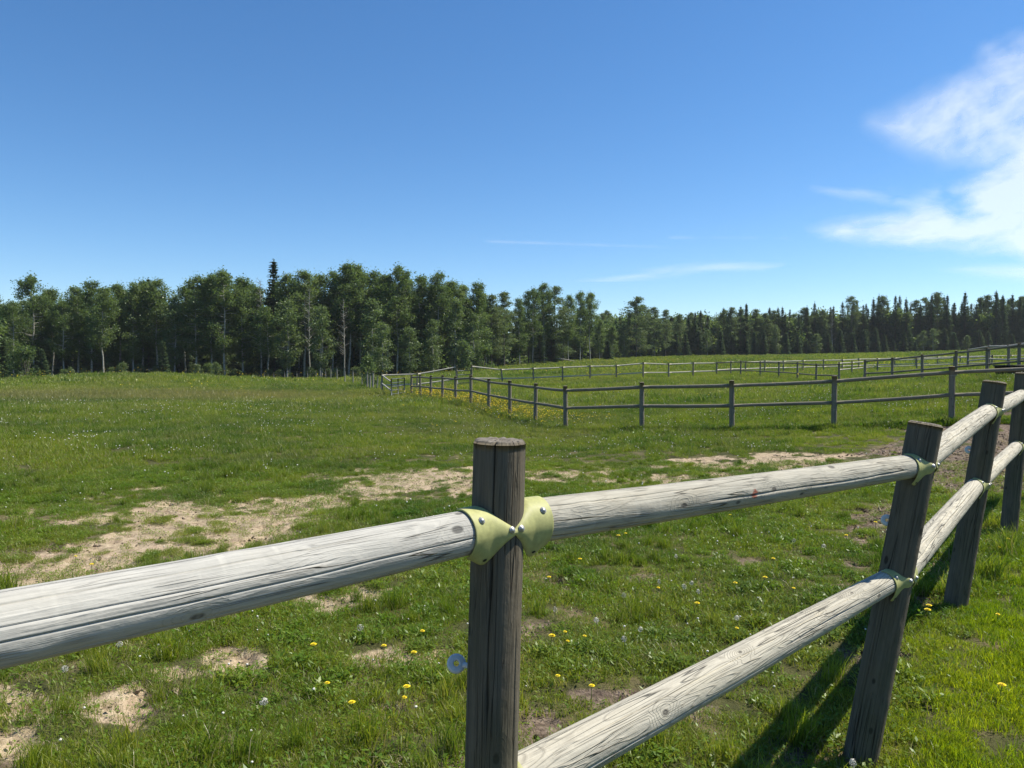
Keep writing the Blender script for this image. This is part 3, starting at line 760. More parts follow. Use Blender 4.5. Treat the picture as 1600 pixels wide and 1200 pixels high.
M['birch_leaf'] = leaf_material('pale_leaf', (.075, .118, .048), (.112, .162, .068), (.165, .215, .105), .48, .02, None)
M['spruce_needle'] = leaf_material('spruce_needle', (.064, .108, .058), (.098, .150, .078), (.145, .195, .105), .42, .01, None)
M['pine_needle'] = leaf_material('pine_needle', (.078, .116, .056), (.112, .155, .074), (.165, .20, .10), .42, .01, None)
M['dead_twig'] = leaf_material('dead_twig', (.09, .08, .065), (.13, .115, .095), (.19, .17, .14), .1, .02, None)
def bark_mat(name, c0, c1, dark):
    t = NT(name); oc = t.n('ShaderNodeTexCoord').outputs['Object']
    n = t.noise(t.mapping(oc, (3, 3, 1.2)), 1.5, 4, .6); m = t.noise(t.mapping(oc, (6, 6, 2.2)), 1.6, 3, .6)
    col = t.ramp(n, [(.3, c0), (.7, c1)]); col = t.mix(t.mapr(m, .56, .64), col, dark)
    return t.finish(t.principled(col, .85, .15, t.bump(m, .4, .02)).outputs[0])
M['aspen_bark'] = bark_mat('aspen_bark', (.25, .245, .20), (.40, .385, .33), (.08, .075, .06))
M['dark_bark'] = bark_mat('dark_bark', (.10, .085, .07), (.17, .15, .125), (.05, .045, .04))

# ------------------------------------------------------------------ tree prototypes
def leaf_cloud(cent, n, spread, size, r_):
    """n quads round each centre; returns verts, quads, tone per quad"""
    cent = np.asarray(cent); spread = np.asarray(spread)
    k = len(cent); c = np.repeat(cent, n, 0) + r_.normal(size=(k * n, 3)) * np.repeat(spread, n, 0)
    N = len(c)
    nrm = r_.normal(size=(N, 3)); nrm[:, 2] = np.abs(nrm[:, 2]) + .3; nrm /= np.linalg.norm(nrm, axis=1)[:, None]
    a = np.cross(nrm, r_.normal(size=(N, 3))); a /= np.linalg.norm(a, axis=1)[:, None]; b = np.cross(nrm, a)
    s = (size * (.6 + .8 * r_.random(N)))[:, None]
    v = np.stack([c - a * s * .5, c + b * s * .42, c + a * s * .6, c - b * s * .42], 1).reshape(-1, 3)
    q = np.arange(N * 4).reshape(-1, 4)
    tone = np.repeat(np.clip(np.repeat(r_.random(k), n) * .6 + r_.random(N) * .4, 0, 1), 4)
    return v, q, tone
def foliage_mesh(name, v, q, tone, mat):
    me = np_mesh(name, v, quads=q)
    a = me.attributes.new('bc', 'FLOAT', 'POINT'); a.data.foreach_set('value', tone.astype(np.float32))
    me.materials.append(mat); return me
def tubes_mesh(name, segs, mat, sides=7):
    """segs: list of polylines [(x,y,z,r),...]"""
    V, Q = [], []; nv = 0
    for pl in segs:
        pl = np.asarray(pl, float)
        for i, p_ in enumerate(pl):
            d = pl[min(i + 1, len(pl) - 1), :3] - pl[max(i - 1, 0), :3]; d /= np.linalg.norm(d) + 1e-9
            ref = np.array([1, 0, 0]) if abs(d[2]) > .7 else np.array([0, 0, 1])
            a = np.cross(d, ref); a /= np.linalg.norm(a); b = np.cross(d, a)
            an = np.linspace(0, 2 * PI, sides, endpoint=False)
            V.append(p_[:3] + p_[3] * (np.cos(an)[:, None] * a + np.sin(an)[:, None] * b))
        for i in range(len(pl) - 1):
            j = np.arange(sides); o = nv + i * sides
            Q.append(np.stack([o + j, o + (j + 1) % sides, o + sides + (j + 1) % sides, o + sides + j], -1))
        nv += len(pl) * sides
    me = np_mesh(name, np.concatenate(V), quads=np.concatenate(Q)); me.materials.append(mat); me.shade_smooth(); return me
def trunk_line(h, r, r_, sway=.25, n=9, top=.98):
    z = np.linspace(-.4, h * top, n); wx = np.cumsum(r_.normal(size=n)) * sway * .4; wy = np.cumsum(r_.normal(size=n)) * sway * .4
    wx -= wx[0]; wy -= wy[0]
    return np.stack([wx, wy, z, np.maximum(r * (1 - z / (h * 1.03)) ** .8, .02)], -1)

def proto_aspen(seed, h=18, lo=.32, wid=2.3, mat='aspen_leaf', n=62, leafn=105, size=.22, bark='aspen_bark', sp=.46):
    r_ = np.random.default_rng(seed)
    tl = trunk_line(h, .17, r_)
    segs = [tl]; cents = []; sprd = []
    ti = lambda z: np.array([np.interp(z, tl[:, 2], tl[:, 0]), np.interp(z, tl[:, 2], tl[:, 1]), z])
    for k in range(n):
        f = lo + (1 - lo) * (k + r_.random()) / n
        prof = (np.sin(PI * np.clip((f - lo) / (1 - lo), 0, 1) ** .75) ** .6) * .9 + .12
        L = wid * prof * r_.uniform(.55, 1.1); th = r_.random() * 2 * PI
        b0 = ti(h * f * .97); e = b0 + np.array([math.cos(th) * L, math.sin(th) * L, L * r_.uniform(.15, .6)])
        m = (b0 + e) / 2 + np.array([0, 0, -.1 * L])
        segs.append([(*b0, .045), (*m, .03), (*e, .012)])
        cents.append(e); sprd.append([sp * r_.uniform(.7, 1.3)] * 2 + [sp * .75])
        if r_.random() < .6: cents.append(m + r_.normal(size=3) * .25); sprd.append([sp * .8, sp * .8, sp * .6])
    cents.append(ti(h * .97)); sprd.append([.4, .4, .55])
    v, q, tn = leaf_cloud(cents, leafn, sprd, size, r_)
    return tubes_mesh('trunk', segs, M[bark]), foliage_mesh('crown', v, q, tn, M[mat])
def proto_spruce(seed, h=15, wid=2.1, lo=.06, mat='spruce_needle', gappy=.1, power=.95, dz=.30):
    r_ = np.random.default_rng(seed)
    tl = trunk_line(h, .15, r_, .06, top=.99); V = []; Tn = []; segs = [tl]
    z = h * lo
    while z < h * .985:
        f = (z / h - lo) / (1 - lo); L0 = wid * ((1 - f) ** power) * (1 if f > .06 else .8) + .12
        nb = int(6 + 3 * (1 - f)); ph = r_.random() * 7
        cx = np.interp(z, tl[:, 2], tl[:, 0]); cy = np.interp(z, tl[:, 2], tl[:, 1])
        for b in range(nb):
            if r_.random() < gappy: continue
            th = ph + 2 * PI * b / nb + r_.normal() * .2; L = L0 * r_.uniform(.65, 1.15); tone = r_.random()
            droop = -.28 * L + .25 * L * f; d = np.array([math.cos(th), math.sin(th), 0]); sd = np.array([-d[1], d[0], 0])
            ns = max(3, int(L / .17))
            for s in range(ns):
                u = (s + .3 + .7 * r_.random()) / ns
                c = np.array([cx, cy, z]) + d * L * u + np.array([0, 0, droop * u ** 1.3 + .12 * u ** 4 * L]) + r_.normal(size=3) * .04
                wl_ = (.30 + .32 * (1 - u) * L * .5) * r_.uniform(.7, 1.2)
                for sg in (-1, 1):
                    tip = c + sd * sg * wl_ + d * wl_ * .55 + np.array([0, 0, -.16 * wl_ - .05 * r_.random()])
                    wdt = (d * .11 - sd * sg * .03) * r_.uniform(.8, 1.3)
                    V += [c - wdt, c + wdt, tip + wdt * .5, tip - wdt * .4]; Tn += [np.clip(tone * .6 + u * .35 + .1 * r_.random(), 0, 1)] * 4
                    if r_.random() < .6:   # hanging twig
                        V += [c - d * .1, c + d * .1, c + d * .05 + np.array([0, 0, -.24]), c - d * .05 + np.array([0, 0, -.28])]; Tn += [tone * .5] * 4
        z += dz * r_.uniform(.8, 1.2)
    # leader
    for k in range(14):
        zz = h * (.95 + .055 * r_.random()); th = r_.random() * 7; d = np.array([math.cos(th), math.sin(th), -.2]) * .16
        c = np.array([tl[-1, 0], tl[-1, 1], zz]); V += [c, c + [0, 0, .1], c + d + [0, 0, .05], c + d]; Tn += [.6] * 4
    V = np.array(V)
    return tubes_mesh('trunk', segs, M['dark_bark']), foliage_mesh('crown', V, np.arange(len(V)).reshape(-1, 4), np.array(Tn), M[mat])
def proto_pine(seed, h=17, wid=1.9, lo=.28):
    r_ = np.random.default_rng(seed); tl = trunk_line(h, .17, r_, .12); segs = [tl]; cents = []; sp = []
    for k in range(58):
        f = lo + (1 - lo) * (k + r_.random()) / 58; prof = min(1, (1 - f) / .35) ** .7 * (.65 + .5 * min(1, (f - lo) / .2)); th = r_.random() * 7
        L = wid * prof * r_.uniform(.5, 1.15) + .15
        b0 = np.array([np.interp(h * f, tl[:, 2], tl[:, 0]), np.interp(h * f, tl[:, 2], tl[:, 1]), h * f])
        e = b0 + np.array([math.cos(th) * L, math.sin(th) * L, L * r_.uniform(-.05, .3)]); segs.append([(*b0, .04), (*((b0 + e) / 2 - [0, 0, .06]), .03), (*e, .012)])
        for u in (.55, 1): cents.append(b0 + (e - b0) * u); sp.append([.42, .42, .22])
    cents.append([tl[-1, 0], tl[-1, 1], h * .98]); sp.append([.15, .15, .35])
    v, q, tn = leaf_cloud(cents, 80, sp, .22, r_)
    return tubes_mesh('trunk', segs, M['dark_bark']), foliage_mesh('crown', v, q, tn, M['pine_needle'])
def proto_dead(seed, h=15):
    r_ = np.random.default_rng(seed); tl = trunk_line(h, .13, r_, .2); segs = [tl]; tw = []
    for k in range(46):
        f = .3 + .68 * k / 46; th = r_.random() * 7; L = (1.7 * (1 - f) + .5) * r_.uniform(.5, 1.2)
        b0 = np.array([np.interp(h * f, tl[:, 2], tl[:, 0]), np.interp(h * f, tl[:, 2], tl[:, 1]), h * f]); e = b0 + np.array([math.cos(th) * L, math.sin(th) * L, L * .55])
        segs.append([(*b0, .045), (*e, .014)])
        for m in range(5):
            s = b0 + (e - b0) * r_.uniform(.3, 1); tw.append([(*s, .014), (*(s + r_.normal(size=3) * .35 + [0, 0, .3]), .006)])
    v, q, tn = leaf_cloud([t_[1][:3] for t_ in tw], 3, [[.25] * 3] * len(tw), .11, r_)
    trunk = tubes_mesh('trunk', segs, M['aspen_bark'], 6); br = tubes_mesh('twigs', tw, M['dead_twig'], 4)
    return trunk, br
def proto_shrub(seed, h=4, wid=1.5, mat='birch_leaf', n=34):
    r_ = np.random.default_rng(seed); cents = []; sp = []; segs = []
    for k in range(5):
        th = r_.random() * 7; segs.append([(.1 * math.cos(th), .1 * math.sin(th), -.3, .05), (.3 * wid * math.cos(th), .3 * wid * math.sin(th), h * .45, .03), (.5 * wid * math.cos(th), .5 * wid * math.sin(th), h * .8, .012)])
    for k in range(n):
        f = r_.random() ** .8; th = r_.random() * 7; L = wid * (math.sin(PI * (.18 + .8 * f)) ** .7) * math.sqrt(r_.random())
        cents.append([math.cos(th) * L, math.sin(th) * L, h * (.06 + .92 * f)]); sp.append([.30, .30, .32])
    v, q, tn = leaf_cloud(cents, 70, sp, .19, r_)
    return tubes_mesh('trunk', segs, M['dark_bark'], 5), foliage_mesh('crown', v, q, tn, M[mat])

PROTO = {
    'aspen': [(18, proto_aspen(s, 18, lo, wd)) for s, lo, wd in ((1, .24, 2.5), (2, .32, 2.8), (3, .18, 2.3), (4, .40, 2.7), (5, .28, 3.1))],
    'poplar': [(16, proto_aspen(s, 16, lo, wd, 'birch_leaf', 50, 62, .27, sp=.5)) for s, lo, wd in ((11, .12, 2.3), (12, .18, 2.6), (13, .08, 2.0))],
    'spruce': [(15, proto_spruce(s, 15, wd, lo)) for s, wd, lo in ((21, 2.5, .04), (22, 2.2, .08), (23, 2.8, .03), (24, 1.9, .12))],
    'young_spruce': [(6, proto_spruce(s, 6, wd, .02, power=.85, gappy=.04, dz=.26)) for s, wd in ((31, 1.55), (32, 1.3), (33, 1.75))],
    'pine': [(17, proto_pine(s, 17, wd, lo)) for s, wd, lo in ((41, 2.3, .18), (42, 2.6, .22), (43, 2.1, .12), (44, 2.9, .1))],
    'dead': [(15, proto_dead(s)) for s in (51, 52)],
    'shrub': [(4, proto_shrub(s, 4, wd, m)) for s, wd, m in ((61, 1.5, 'birch_leaf'), (62, 1.9, 'aspen_leaf'), (63, 1.2, 'birch_leaf'))],
}
NAMES = {'aspen': 'aspen_tree', 'poplar': 'poplar_tree', 'spruce': 'spruce_tree', 'young_spruce': 'young_spruce', 'pine': 'pine_tree', 'dead': 'dead_tree', 'shrub': 'shrub'}
TREES = []
def tree(kind, X, depth, h=None, topY=None, label=None, cat='tree', group=None, wide=1.0, pv=None, name=None, baseY=None):
    d = ray(X, 572); x = d[0] * depth / d[1]; y = depth; z = g1(x, y)
    if baseY is not None: z = min(z, at(X, baseY, depth).z)
    if h is None: h = at(X, topY, depth).z - z
    ph, (tm, cm) = PROTO[kind][random.randrange(len(PROTO[kind])) if pv is None else pv]
    s = h / ph
    root = bpy.data.objects.new(name or NAMES[kind], None); C.objects.link(root); root.empty_display_size = .5
    root.location = (x, y, z); root.rotation_euler = (0, 0, random.random() * 2 * PI)
    w_ = (s ** .75) * wide * random.uniform(.92, 1.1); root.scale = (w_, w_, s)
    for nm, me in (('trunk', tm), ('twigs' if kind == 'dead' else 'crown', cm)):
        o = bpy.data.objects.new(nm, me); C.objects.link(o); o.parent = root
    tag(root, label, cat, group); TREES.append((root, kind, X, depth)); return root

# front trees read off the photo: kind, px x, px top, depth
FRONT = [
 ('shrub', -22, 500, 101), ('poplar', -8, 452, 116), ('spruce', 4, 505, 103), ('aspen', 22, 472, 112), ('aspen', 54, 432, 117), ('shrub', 38, 542, 101), ('young_spruce', 66, 545, 103), ('aspen', 82, 452, 120), ('aspen', 100, 470, 114), ('aspen', 122, 449, 118), ('aspen', 144, 440, 116),
 ('aspen', 162, 450, 112), ('aspen', 186, 445, 118), ('aspen', 206, 442, 116), ('aspen', 222, 440, 119), ('spruce', 232, 434, 121), ('aspen', 246, 438, 118), ('young_spruce', 254, 533, 108), ('poplar', 272, 462, 116), ('aspen', 290, 448, 119), ('aspen', 306, 432, 116), ('aspen', 330, 430, 117), ('aspen', 352, 424, 116), ('aspen', 378, 433, 118),
 ('dead', 408, 436, 118), ('spruce', 430, 405, 120), ('aspen', 418, 480, 112), ('poplar', 448, 470, 111), ('aspen', 452, 430, 119), ('aspen', 476, 424, 117), ('dead', 484, 448, 113), ('poplar', 502, 480, 110), ('aspen', 500, 430, 120), ('aspen', 520, 425, 121), ('aspen', 545, 413, 119), ('aspen', 562, 416, 121), ('dead', 538, 465, 112), ('aspen', 585, 424, 122), ('poplar', 580, 468, 110), ('aspen', 604, 430, 120),
 ('aspen', 620, 417, 119), ('aspen', 636, 432, 123), ('poplar', 596, 505, 105), ('poplar', 640, 512, 108), ('aspen', 656, 432, 122), ('aspen', 672, 445, 124), ('aspen', 684, 426, 121), ('poplar', 676, 500, 112), ('aspen', 706, 440, 124), ('aspen', 722, 446, 126), ('poplar', 712, 470, 118), ('aspen', 748, 441, 126), ('poplar', 740, 490, 118), ('shrub', 725, 535, 112), ('shrub', 755, 540, 118),
 ('pine', 768, 462, 132), ('pine', 788, 458, 136), ('spruce', 776, 472, 140), ('aspen', 812, 466, 142), ('aspen', 832, 452, 145), ('pine', 826, 456, 150), ('aspen', 850, 444, 148), ('pine', 866, 449, 150), ('aspen', 888, 462, 152), ('aspen', 906, 456, 156), ('aspen', 922, 458, 158), ('pine', 880, 480, 160), ('spruce', 844, 490, 146), ('spruce', 862, 500, 150),
 ('young_spruce', 950, 531, 158), ('aspen', 936, 500, 168), ('aspen', 958, 510, 175), ('poplar', 975, 508, 180), ('spruce', 968, 492, 190), ('young_spruce', 980, 540, 186),
 ('pine', 994, 465, 182), ('pine', 1022, 481, 188), ('pine', 1040, 485, 190), ('pine', 1062, 492, 196), ('spruce', 1075, 494, 200), ('spruce', 1086, 487, 200), ('spruce', 1105, 491, 200), ('pine', 1130, 485, 200), ('pine', 1142, 481, 198), ('spruce', 1165, 474, 200), ('pine', 1156, 484, 201), ('pine', 1180, 484, 203), ('pine', 1196, 490, 203),
 ('spruce', 1166, 475, 205), ('spruce', 1202, 483, 205), ('pine', 1208, 486, 207), ('spruce', 1222, 478, 206), ('spruce', 1234, 483, 207), ('pine', 1257, 482, 207), ('spruce', 1272, 471, 207), ('pine', 1284, 486, 208), ('dead', 1300, 482, 206), ('spruce', 1302, 478, 210), ('pine', 1330, 464, 208), ('spruce', 1338, 470, 210), ('spruce', 1352, 474, 210), ('spruce', 1364, 465, 210), ('pine', 1378, 464, 210), ('spruce', 1386, 470, 211), ('spruce', 1404, 462, 210), ('dead', 1420, 470, 210), ('pine', 1430, 470, 211), ('pine', 1446, 466, 212), ('pine', 1463, 458, 210), ('spruce', 1490, 472, 211), ('spruce', 1506, 460, 211), ('pine', 1532, 466, 212), ('dead', 1521, 474, 210), ('pine', 1542, 462, 212), ('spruce', 1555, 453, 211), ('spruce', 1565, 462, 212), ('spruce', 1580, 459, 212), ('pine', 1596, 464, 212), ('pine', 1612, 460, 212), ('spruce', 1630, 462, 212), ('pine', 1650, 466, 212),
]
rq = random.Random(11)
for X_ in range(1060, 1650, 17):
    FRONT.append(('spruce', X_ + rq.uniform(-6, 6), 0, rq.uniform(204, 212)))
_sk = sorted((f[1], f[2]) for f in FRONT if 0 < f[2] < 500)
FRONT = [f if f[2] else (f[0], f[1], float(np.interp(f[1], [q[0] for q in _sk], [q[1] for q in _sk])) + rq.uniform(-7, 9), f[3]) for f in FRONT]
x = 1000
rt = random.Random(5)
while x < 1660:       # young growth along the foot of the right wood
    kd = rt.choice(['young_spruce', 'young_spruce', 'young_spruce', 'young_spruce', 'poplar'])
    FRONT.append((kd, x, rt.uniform(512, 533) if kd == 'young_spruce' else rt.uniform(508, 525), rt.uniform(192, 198) if x < 1250 else rt.uniform(196, 202))); x += rt.uniform(13, 21)
ORD = ['first', 'second', 'third', 'fourth', 'fifth', 'sixth', 'seventh', 'eighth', 'ninth', 'tenth', 'eleventh', 'twelfth', 'thirteenth', 'fourteenth', 'fifteenth', 'sixteenth', 'seventeenth', 'eighteenth', 'nineteenth', 'twentieth']
ZONES = [(-99, 130, 'at the far left'), (130, 270, 'above the grassy mound'), (270, 400, 'left of the tallest spruce'), (400, 560, 'around the tallest spruce'), (560, 690, 'behind the dark gate'), (690, 770, 'behind the tall gate posts'), (770, 945, 'above the dead log'),
         (945, 1110, 'right of the tree gap'), (1110, 1250, 'behind the small pen'), (1250, 1400, 'behind the farthest fence'), (1400, 1520, 'above the right pen'), (1520, 1700, 'at the right edge')]
LOOK = {'aspen': 'pale trunked leafy aspen', 'poplar': 'grey green leafy tree', 'spruce': 'dark pointed spruce', 'young_spruce': 'young dark spruce', 'pine': 'narrow shaggy pine', 'dead': 'bare grey dead tree', 'shrub': 'low leafy shrub'}
for (x0, x1, where) in ZONES:
    for kd in LOOK:
        same = sorted([f for f in FRONT if f[0] == kd and x0 <= f[1] < x1], key=lambda f: f[1])
        for k, f in enumerate(same):
            if kd == 'spruce' and f[1] == 430: lb = 'tallest dark spruce rising to a point above the left wood'
            elif kd == 'pine' and f[1] == 994: lb = 'broad lone pine standing above the gap right of the left wood'
            elif kd == 'young_spruce' and f[1] == 950: lb = 'small dark cone shaped spruce standing alone before the gap'
            elif len(same) == 1: lb = f'only {LOOK[kd]} {where}'
            else: lb = f'{LOOK[kd]} {where}, {ORD[k]} of {len(same)} from left'
            wd = {'spruce': .95, 'young_spruce': 1.0, 'shrub': 1.0}.get(kd, 1.0)
            if f[1] == 994: wd = 1.35
            if kd == 'aspen' and 800 < f[1] < 945: wd = .8
            if f[1] == 430: wd = 1.25
            tree(kd, f[1], f[3], topY=f[2], label=lb, cat='shrub' if kd == 'shrub' else 'tree', group={'aspen': 'aspens of the left wood', 'poplar': 'leafy trees of the wood edge', 'spruce': 'spruces of the woods', 'young_spruce': 'young spruces at the wood edge', 'pine': 'pines of the right wood', 'dead': 'dead trees', 'shrub': 'shrubs at the wood edge'}[kd], wide=wd)
# small leafy sapling by the old posts
tree('shrub', 576, 58, topY=560, label='small leafy sapling growing beside the cluster of old posts', cat='tree', name='sapling', pv=0, wide=.75)

# trees filling the depth of the woods, lower than the skyline in front of them
SKY = sorted([(f[1], f[2]) for f in FRONT if f[2] < 500])
sx = np.array([s[0] for s in SKY], float); sy = np.array([s[1] for s in SKY], float)
def zone_of(X):
    return next((z[2] for z in ZONES if z[0] <= X < z[1]), 'beyond the frame')
def fill(kinds, n, X0, X1, dep, low, hi, what, group):
    for k in range(n):
        X = X0 + (X1 - X0) * (k + random.random()) / n
        d = dep(X) + random.random() * 22
        sk = np.interp(X, sx, sy); ty = sk + random.uniform(low, hi); kd = random.choice(kinds)
        tree(kd, X, d, topY=ty, label=f'{LOOK[kd]} {what}, {zone_of(X)}', group=f'{group} {zone_of(X)}')
fill(['aspen', 'aspen', 'aspen', 'aspen', 'spruce'], 85, -90, 770, lambda X: 123, 8, 30, 'half hidden behind the front row', 'second row trees')
fill(['pine', 'aspen', 'spruce'], 22, 770, 945, lambda X: 152 + (X - 770) * .12, 14, 45, 'half hidden behind the front row', 'second row trees')
fill(['spruce', 'pine', 'spruce'], 95, 940, 1660, lambda X: 211, 5, 20, 'half hidden behind the front row', 'second row trees')
# weeds and brush at the foot of the left wood
for k in range(34):
    X = -60 + 640 * (k + random.random()) / 34
    tree('shrub', X, 106 + random.random() * 8, h=random.uniform(.8, 2.2), label=f'low brush along the wood foot, {zone_of(X)}', cat='shrub', group=f'low brush {zone_of(X)}', wide=.9)

# ------------------------------------------------------------------ grass: clump shapes (never linked to the scene by themselves)
src = bpy.data.collections.new('grass_source')
def blades(n, rad, h0, h1, wd, bend, r_, tone=(0, 1), clump=0):
    V, T, Tn = [], [], []
    for k in range(n):
        a = r_.random() * 2 * PI; q = rad * math.sqrt(r_.random())
        if clump: q = rad * r_.random()
        p = np.array([math.cos(a) * q, math.sin(a) * q, -.01]); h = h0 + (h1 - h0) * r_.random() ** 1.4
        th = r_.random() * 2 * PI; L = np.array([math.cos(th), math.sin(th), 0]) * bend * h * (.3 + r_.random())
        ph = r_.random() * PI; wv = np.array([math.cos(ph), math.sin(ph), 0]) * wd * (.6 + .8 * r_.random()) / 2
        m = p + L * .35 + np.array([0, 0, h * .6]); t_ = p + L + np.array([0, 0, h])
        if r_.random() < .25: t_[2] -= .25 * h; t_ += L * .5
        o = len(V); V += [p - wv, p + wv, m + wv * .85, m - wv * .85, t_]
        T += [(o, o + 1, o + 2), (o, o + 2, o + 3), (o + 3, o + 2, o + 4)]; c = tone[0] + (tone[1] - tone[0]) * r_.random(); Tn += [c] * 5
    return np.array(V), np.array(T), np.array(Tn)
def leaves(n, rad, ln, wd, r_, h=.05, spread=1.0):
    V, T, Tn = [], [], []
    for k in range(n):
        a = r_.random() * 2 * PI; q = rad * math.sqrt(r_.random()); p = np.array([math.cos(a) * q, math.sin(a) * q, h * r_.random()])
        th = r_.random() * 2 * PI; d = np.array([math.cos(th), math.sin(th), r_.uniform(-.1, .7)]) * ln * r_.uniform(.6, 1.2); s = np.array([-math.sin(th), math.cos(th), r_.normal() * .3]) * wd * r_.uniform(.6, 1.2) / 2
        o = len(V); V += [p, p + d * .5 + s, p + d, p + d * .5 - s]; T += [(o, o + 1, o + 2), (o, o + 2, o + 3)]; Tn += [r_.random()] * 4
    return np.array(V), np.array(T), np.array(Tn)
SRC = []
def source(parts, mats):
    V, T, Tn, mi = [], [], [], []; nv = 0
    for k, (v, t_, tn) in enumerate(parts):
        V.append(v); T.append(t_ + nv); Tn.append(tn); mi += [k] * len(t_); nv += len(v)
    nm = 'clump_%02d' % len(SRC)
    me = np_mesh(nm, np.concatenate(V), tris=np.concatenate(T))
    a = me.attributes.new('bc', 'FLOAT', 'POINT'); a.data.foreach_set('value', np.concatenate(Tn).astype(np.float32))
    for m in mats: me.materials.append(m)
    me.polygons.foreach_set('material_index', np.array(mi, np.int32)); me.update()
    o = bpy.data.objects.new(nm, me); src.objects.link(o); SRC.append(o); return len(SRC) - 1
gr = np.random.default_rng(99)
K = {}
K['lawn'] = [source([blades(300, .17, .035, .10, .0042, .6, gr), leaves(10, .16, .026, .014, gr)], [M['lawn'], M['broad']]) for _ in range(4)]
K['field'] = [source([blades(270, .17, .025, .085, .0040, .8, gr), leaves(34, .17, .032, .015, gr), blades(34, .17, .02, .09, .003, 1.0, gr)], [M['field'], M['broad'], M['dry']]) for _ in range(4)]
K['herb'] = [source([leaves(110, .12, .042, .017, gr, .06), blades(80, .12, .05, .13, .005, .6, gr)], [M['broad'], M['field']]) for _ in range(3)]
K['tuft'] = [source([blades(130, .09, .10, .24, .0042, .45, gr, clump=1), blades(10, .08, .1, .25, .003, .5, gr)], [M['field'], M['dry']]) for _ in range(3)]
K['sparse'] = [source([blades(24, .12, .02, .07, .004, .9, gr), leaves(12, .1, .04, .018, gr), blades(22, .12, .02, .06, .003, 1.2, gr)], [M['field'], M['broad'], M['dry']]) for _ in range(3)]
K['mid'] = [source([blades(240, .34, .05, .19, .008, .6, gr), leaves(30, .33, .07, .04, gr), blades(26, .33, .08, .22, .005, .6, gr)], [M['field'], M['broad'], M['dry']]) for _ in range(4)]
K['meadow'] = [source([blades(260, .62, .10, .30, .017, .5, gr), blades(26, .6, .15, .36, .010, .5, gr)], [M['meadow'], M['dry']]) for _ in range(4)]
K['far'] = [source([blades(220, 1.3, .12, .36, .05, .5, gr), blades(20, 1.3, .15, .40, .025, .5, gr)], [M['meadow'], M['dry']]) for _ in range(3)]

def gn_scatter(name, pts, idx, scl, tone, coll, label, cat, kind='stuff', tilt=.12):
    n = len(pts)
    me = bpy.data.meshes.new(name); me.vertices.add(n); me.vertices.foreach_set('co', np.asarray(pts, np.float32).ravel())
    rot = np.stack([gr.normal(size=n) * tilt, gr.normal(size=n) * tilt, gr.random(n) * 2 * PI], -1).astype(np.float32)
    a = me.attributes.new('rot', 'FLOAT_VECTOR', 'POINT'); a.data.foreach_set('vector', rot.ravel())
    a = me.attributes.new('scl', 'FLOAT', 'POINT'); a.data.foreach_set('value', np.asarray(scl, np.float32))
    a = me.attributes.new('tone', 'FLOAT', 'POINT'); a.data.foreach_set('value', np.asarray(tone, np.float32))
    px_, py_ = np.asarray(pts)[:, 0], np.asarray(pts)[:, 1]
    lu = (fbm(px_ * .07, py_ * .07, 201, 3) - .5) * 1.5 + (fbm(px_ * .35, py_ * .35, 203, 3) - .5) * 1.3 + (fbm(px_ * 1.6, py_ * 1.6, 205, 3) - .5) * 1.2 + gr.normal(size=n) * .10
    a = me.attributes.new('lush', 'FLOAT', 'POINT'); a.data.foreach_set('value', np.clip(.5 + lu, 0, 1).astype(np.float32))
    a = me.attributes.new('idx', 'INT', 'POINT'); a.data.foreach_set('value', np.asarray(idx, np.int32))
    me.update()
    o = bpy.data.objects.new(name, me); C.objects.link(o); tag(o, label, cat, None, kind)
    ng = bpy.data.node_groups.new(name + '_nodes', 'GeometryNodeTree')
    ng.interface.new_socket('Geometry', in_out='INPUT', socket_type='NodeSocketGeometry'); ng.interface.new_socket('Geometry', in_out='OUTPUT', socket_type='NodeSocketGeometry')
    nd = ng.nodes; gi = nd.new('NodeGroupInput'); go = nd.new('NodeGroupOutput')
    ci = nd.new('GeometryNodeCollectionInfo'); ci.inputs[0].default_value = coll; ci.inputs['Separate Children'].default_value = True; ci.inputs['Reset Children'].default_value = True
    ip = nd.new('GeometryNodeInstanceOnPoints'); ip.inputs['Pick Instance'].default_value = True
    def na_(nm, ty):
        q = nd.new('GeometryNodeInputNamedAttribute'); q.data_type = ty; q.inputs['Name'].default_value = nm; return q.outputs['Attribute']
    L = ng.links
    L.new(gi.outputs[0], ip.inputs['Points']); L.new(ci.outputs[0], ip.inputs['Instance'])
    L.new(na_('idx', 'INT'), ip.inputs['Instance Index']); L.new(na_('rot', 'FLOAT_VECTOR'), ip.inputs['Rotation']); L.new(na_('scl', 'FLOAT'), ip.inputs['Scale'])
    L.new(ip.outputs[0], go.inputs[0])
    md = o.modifiers.new('scatter', 'NODES'); md.node_group = ng
    return o
def sector(n, r0, r1, a0=-44, a1=44):
    r = np.sqrt(gr.random(n) * (r1 * r1 - r0 * r0) + r0 * r0); a = R(a0) + gr.random(n) * (R(a1) - R(a0))
    return r * np.sin(a), r * np.cos(a)
def pick(keys, n): k = np.array(keys); return k[gr.integers(0, len(k), n)]
def dry_tone(x, y):
    X, Y = project(x, y, np.zeros_like(x))
    t_ = np.clip(fbm(x * .12, y * .12, 41, 4) - .46, 0, 1) * .6 + np.clip(fbm(x * .6, y * .6, 43, 3) - .5, 0, 1) * .6
    d = np.hypot((x + 27) / 20, (y - 47) / 10); t_ = t_ + .8 * np.clip(1.2 - d, 0, .7)      # mown dry strip at left
    r = np.hypot(x, y); t_ = t_ + .06 * np.clip((r - 60) / 60, 0, 1)
    return np.clip(t_, 0, .75)
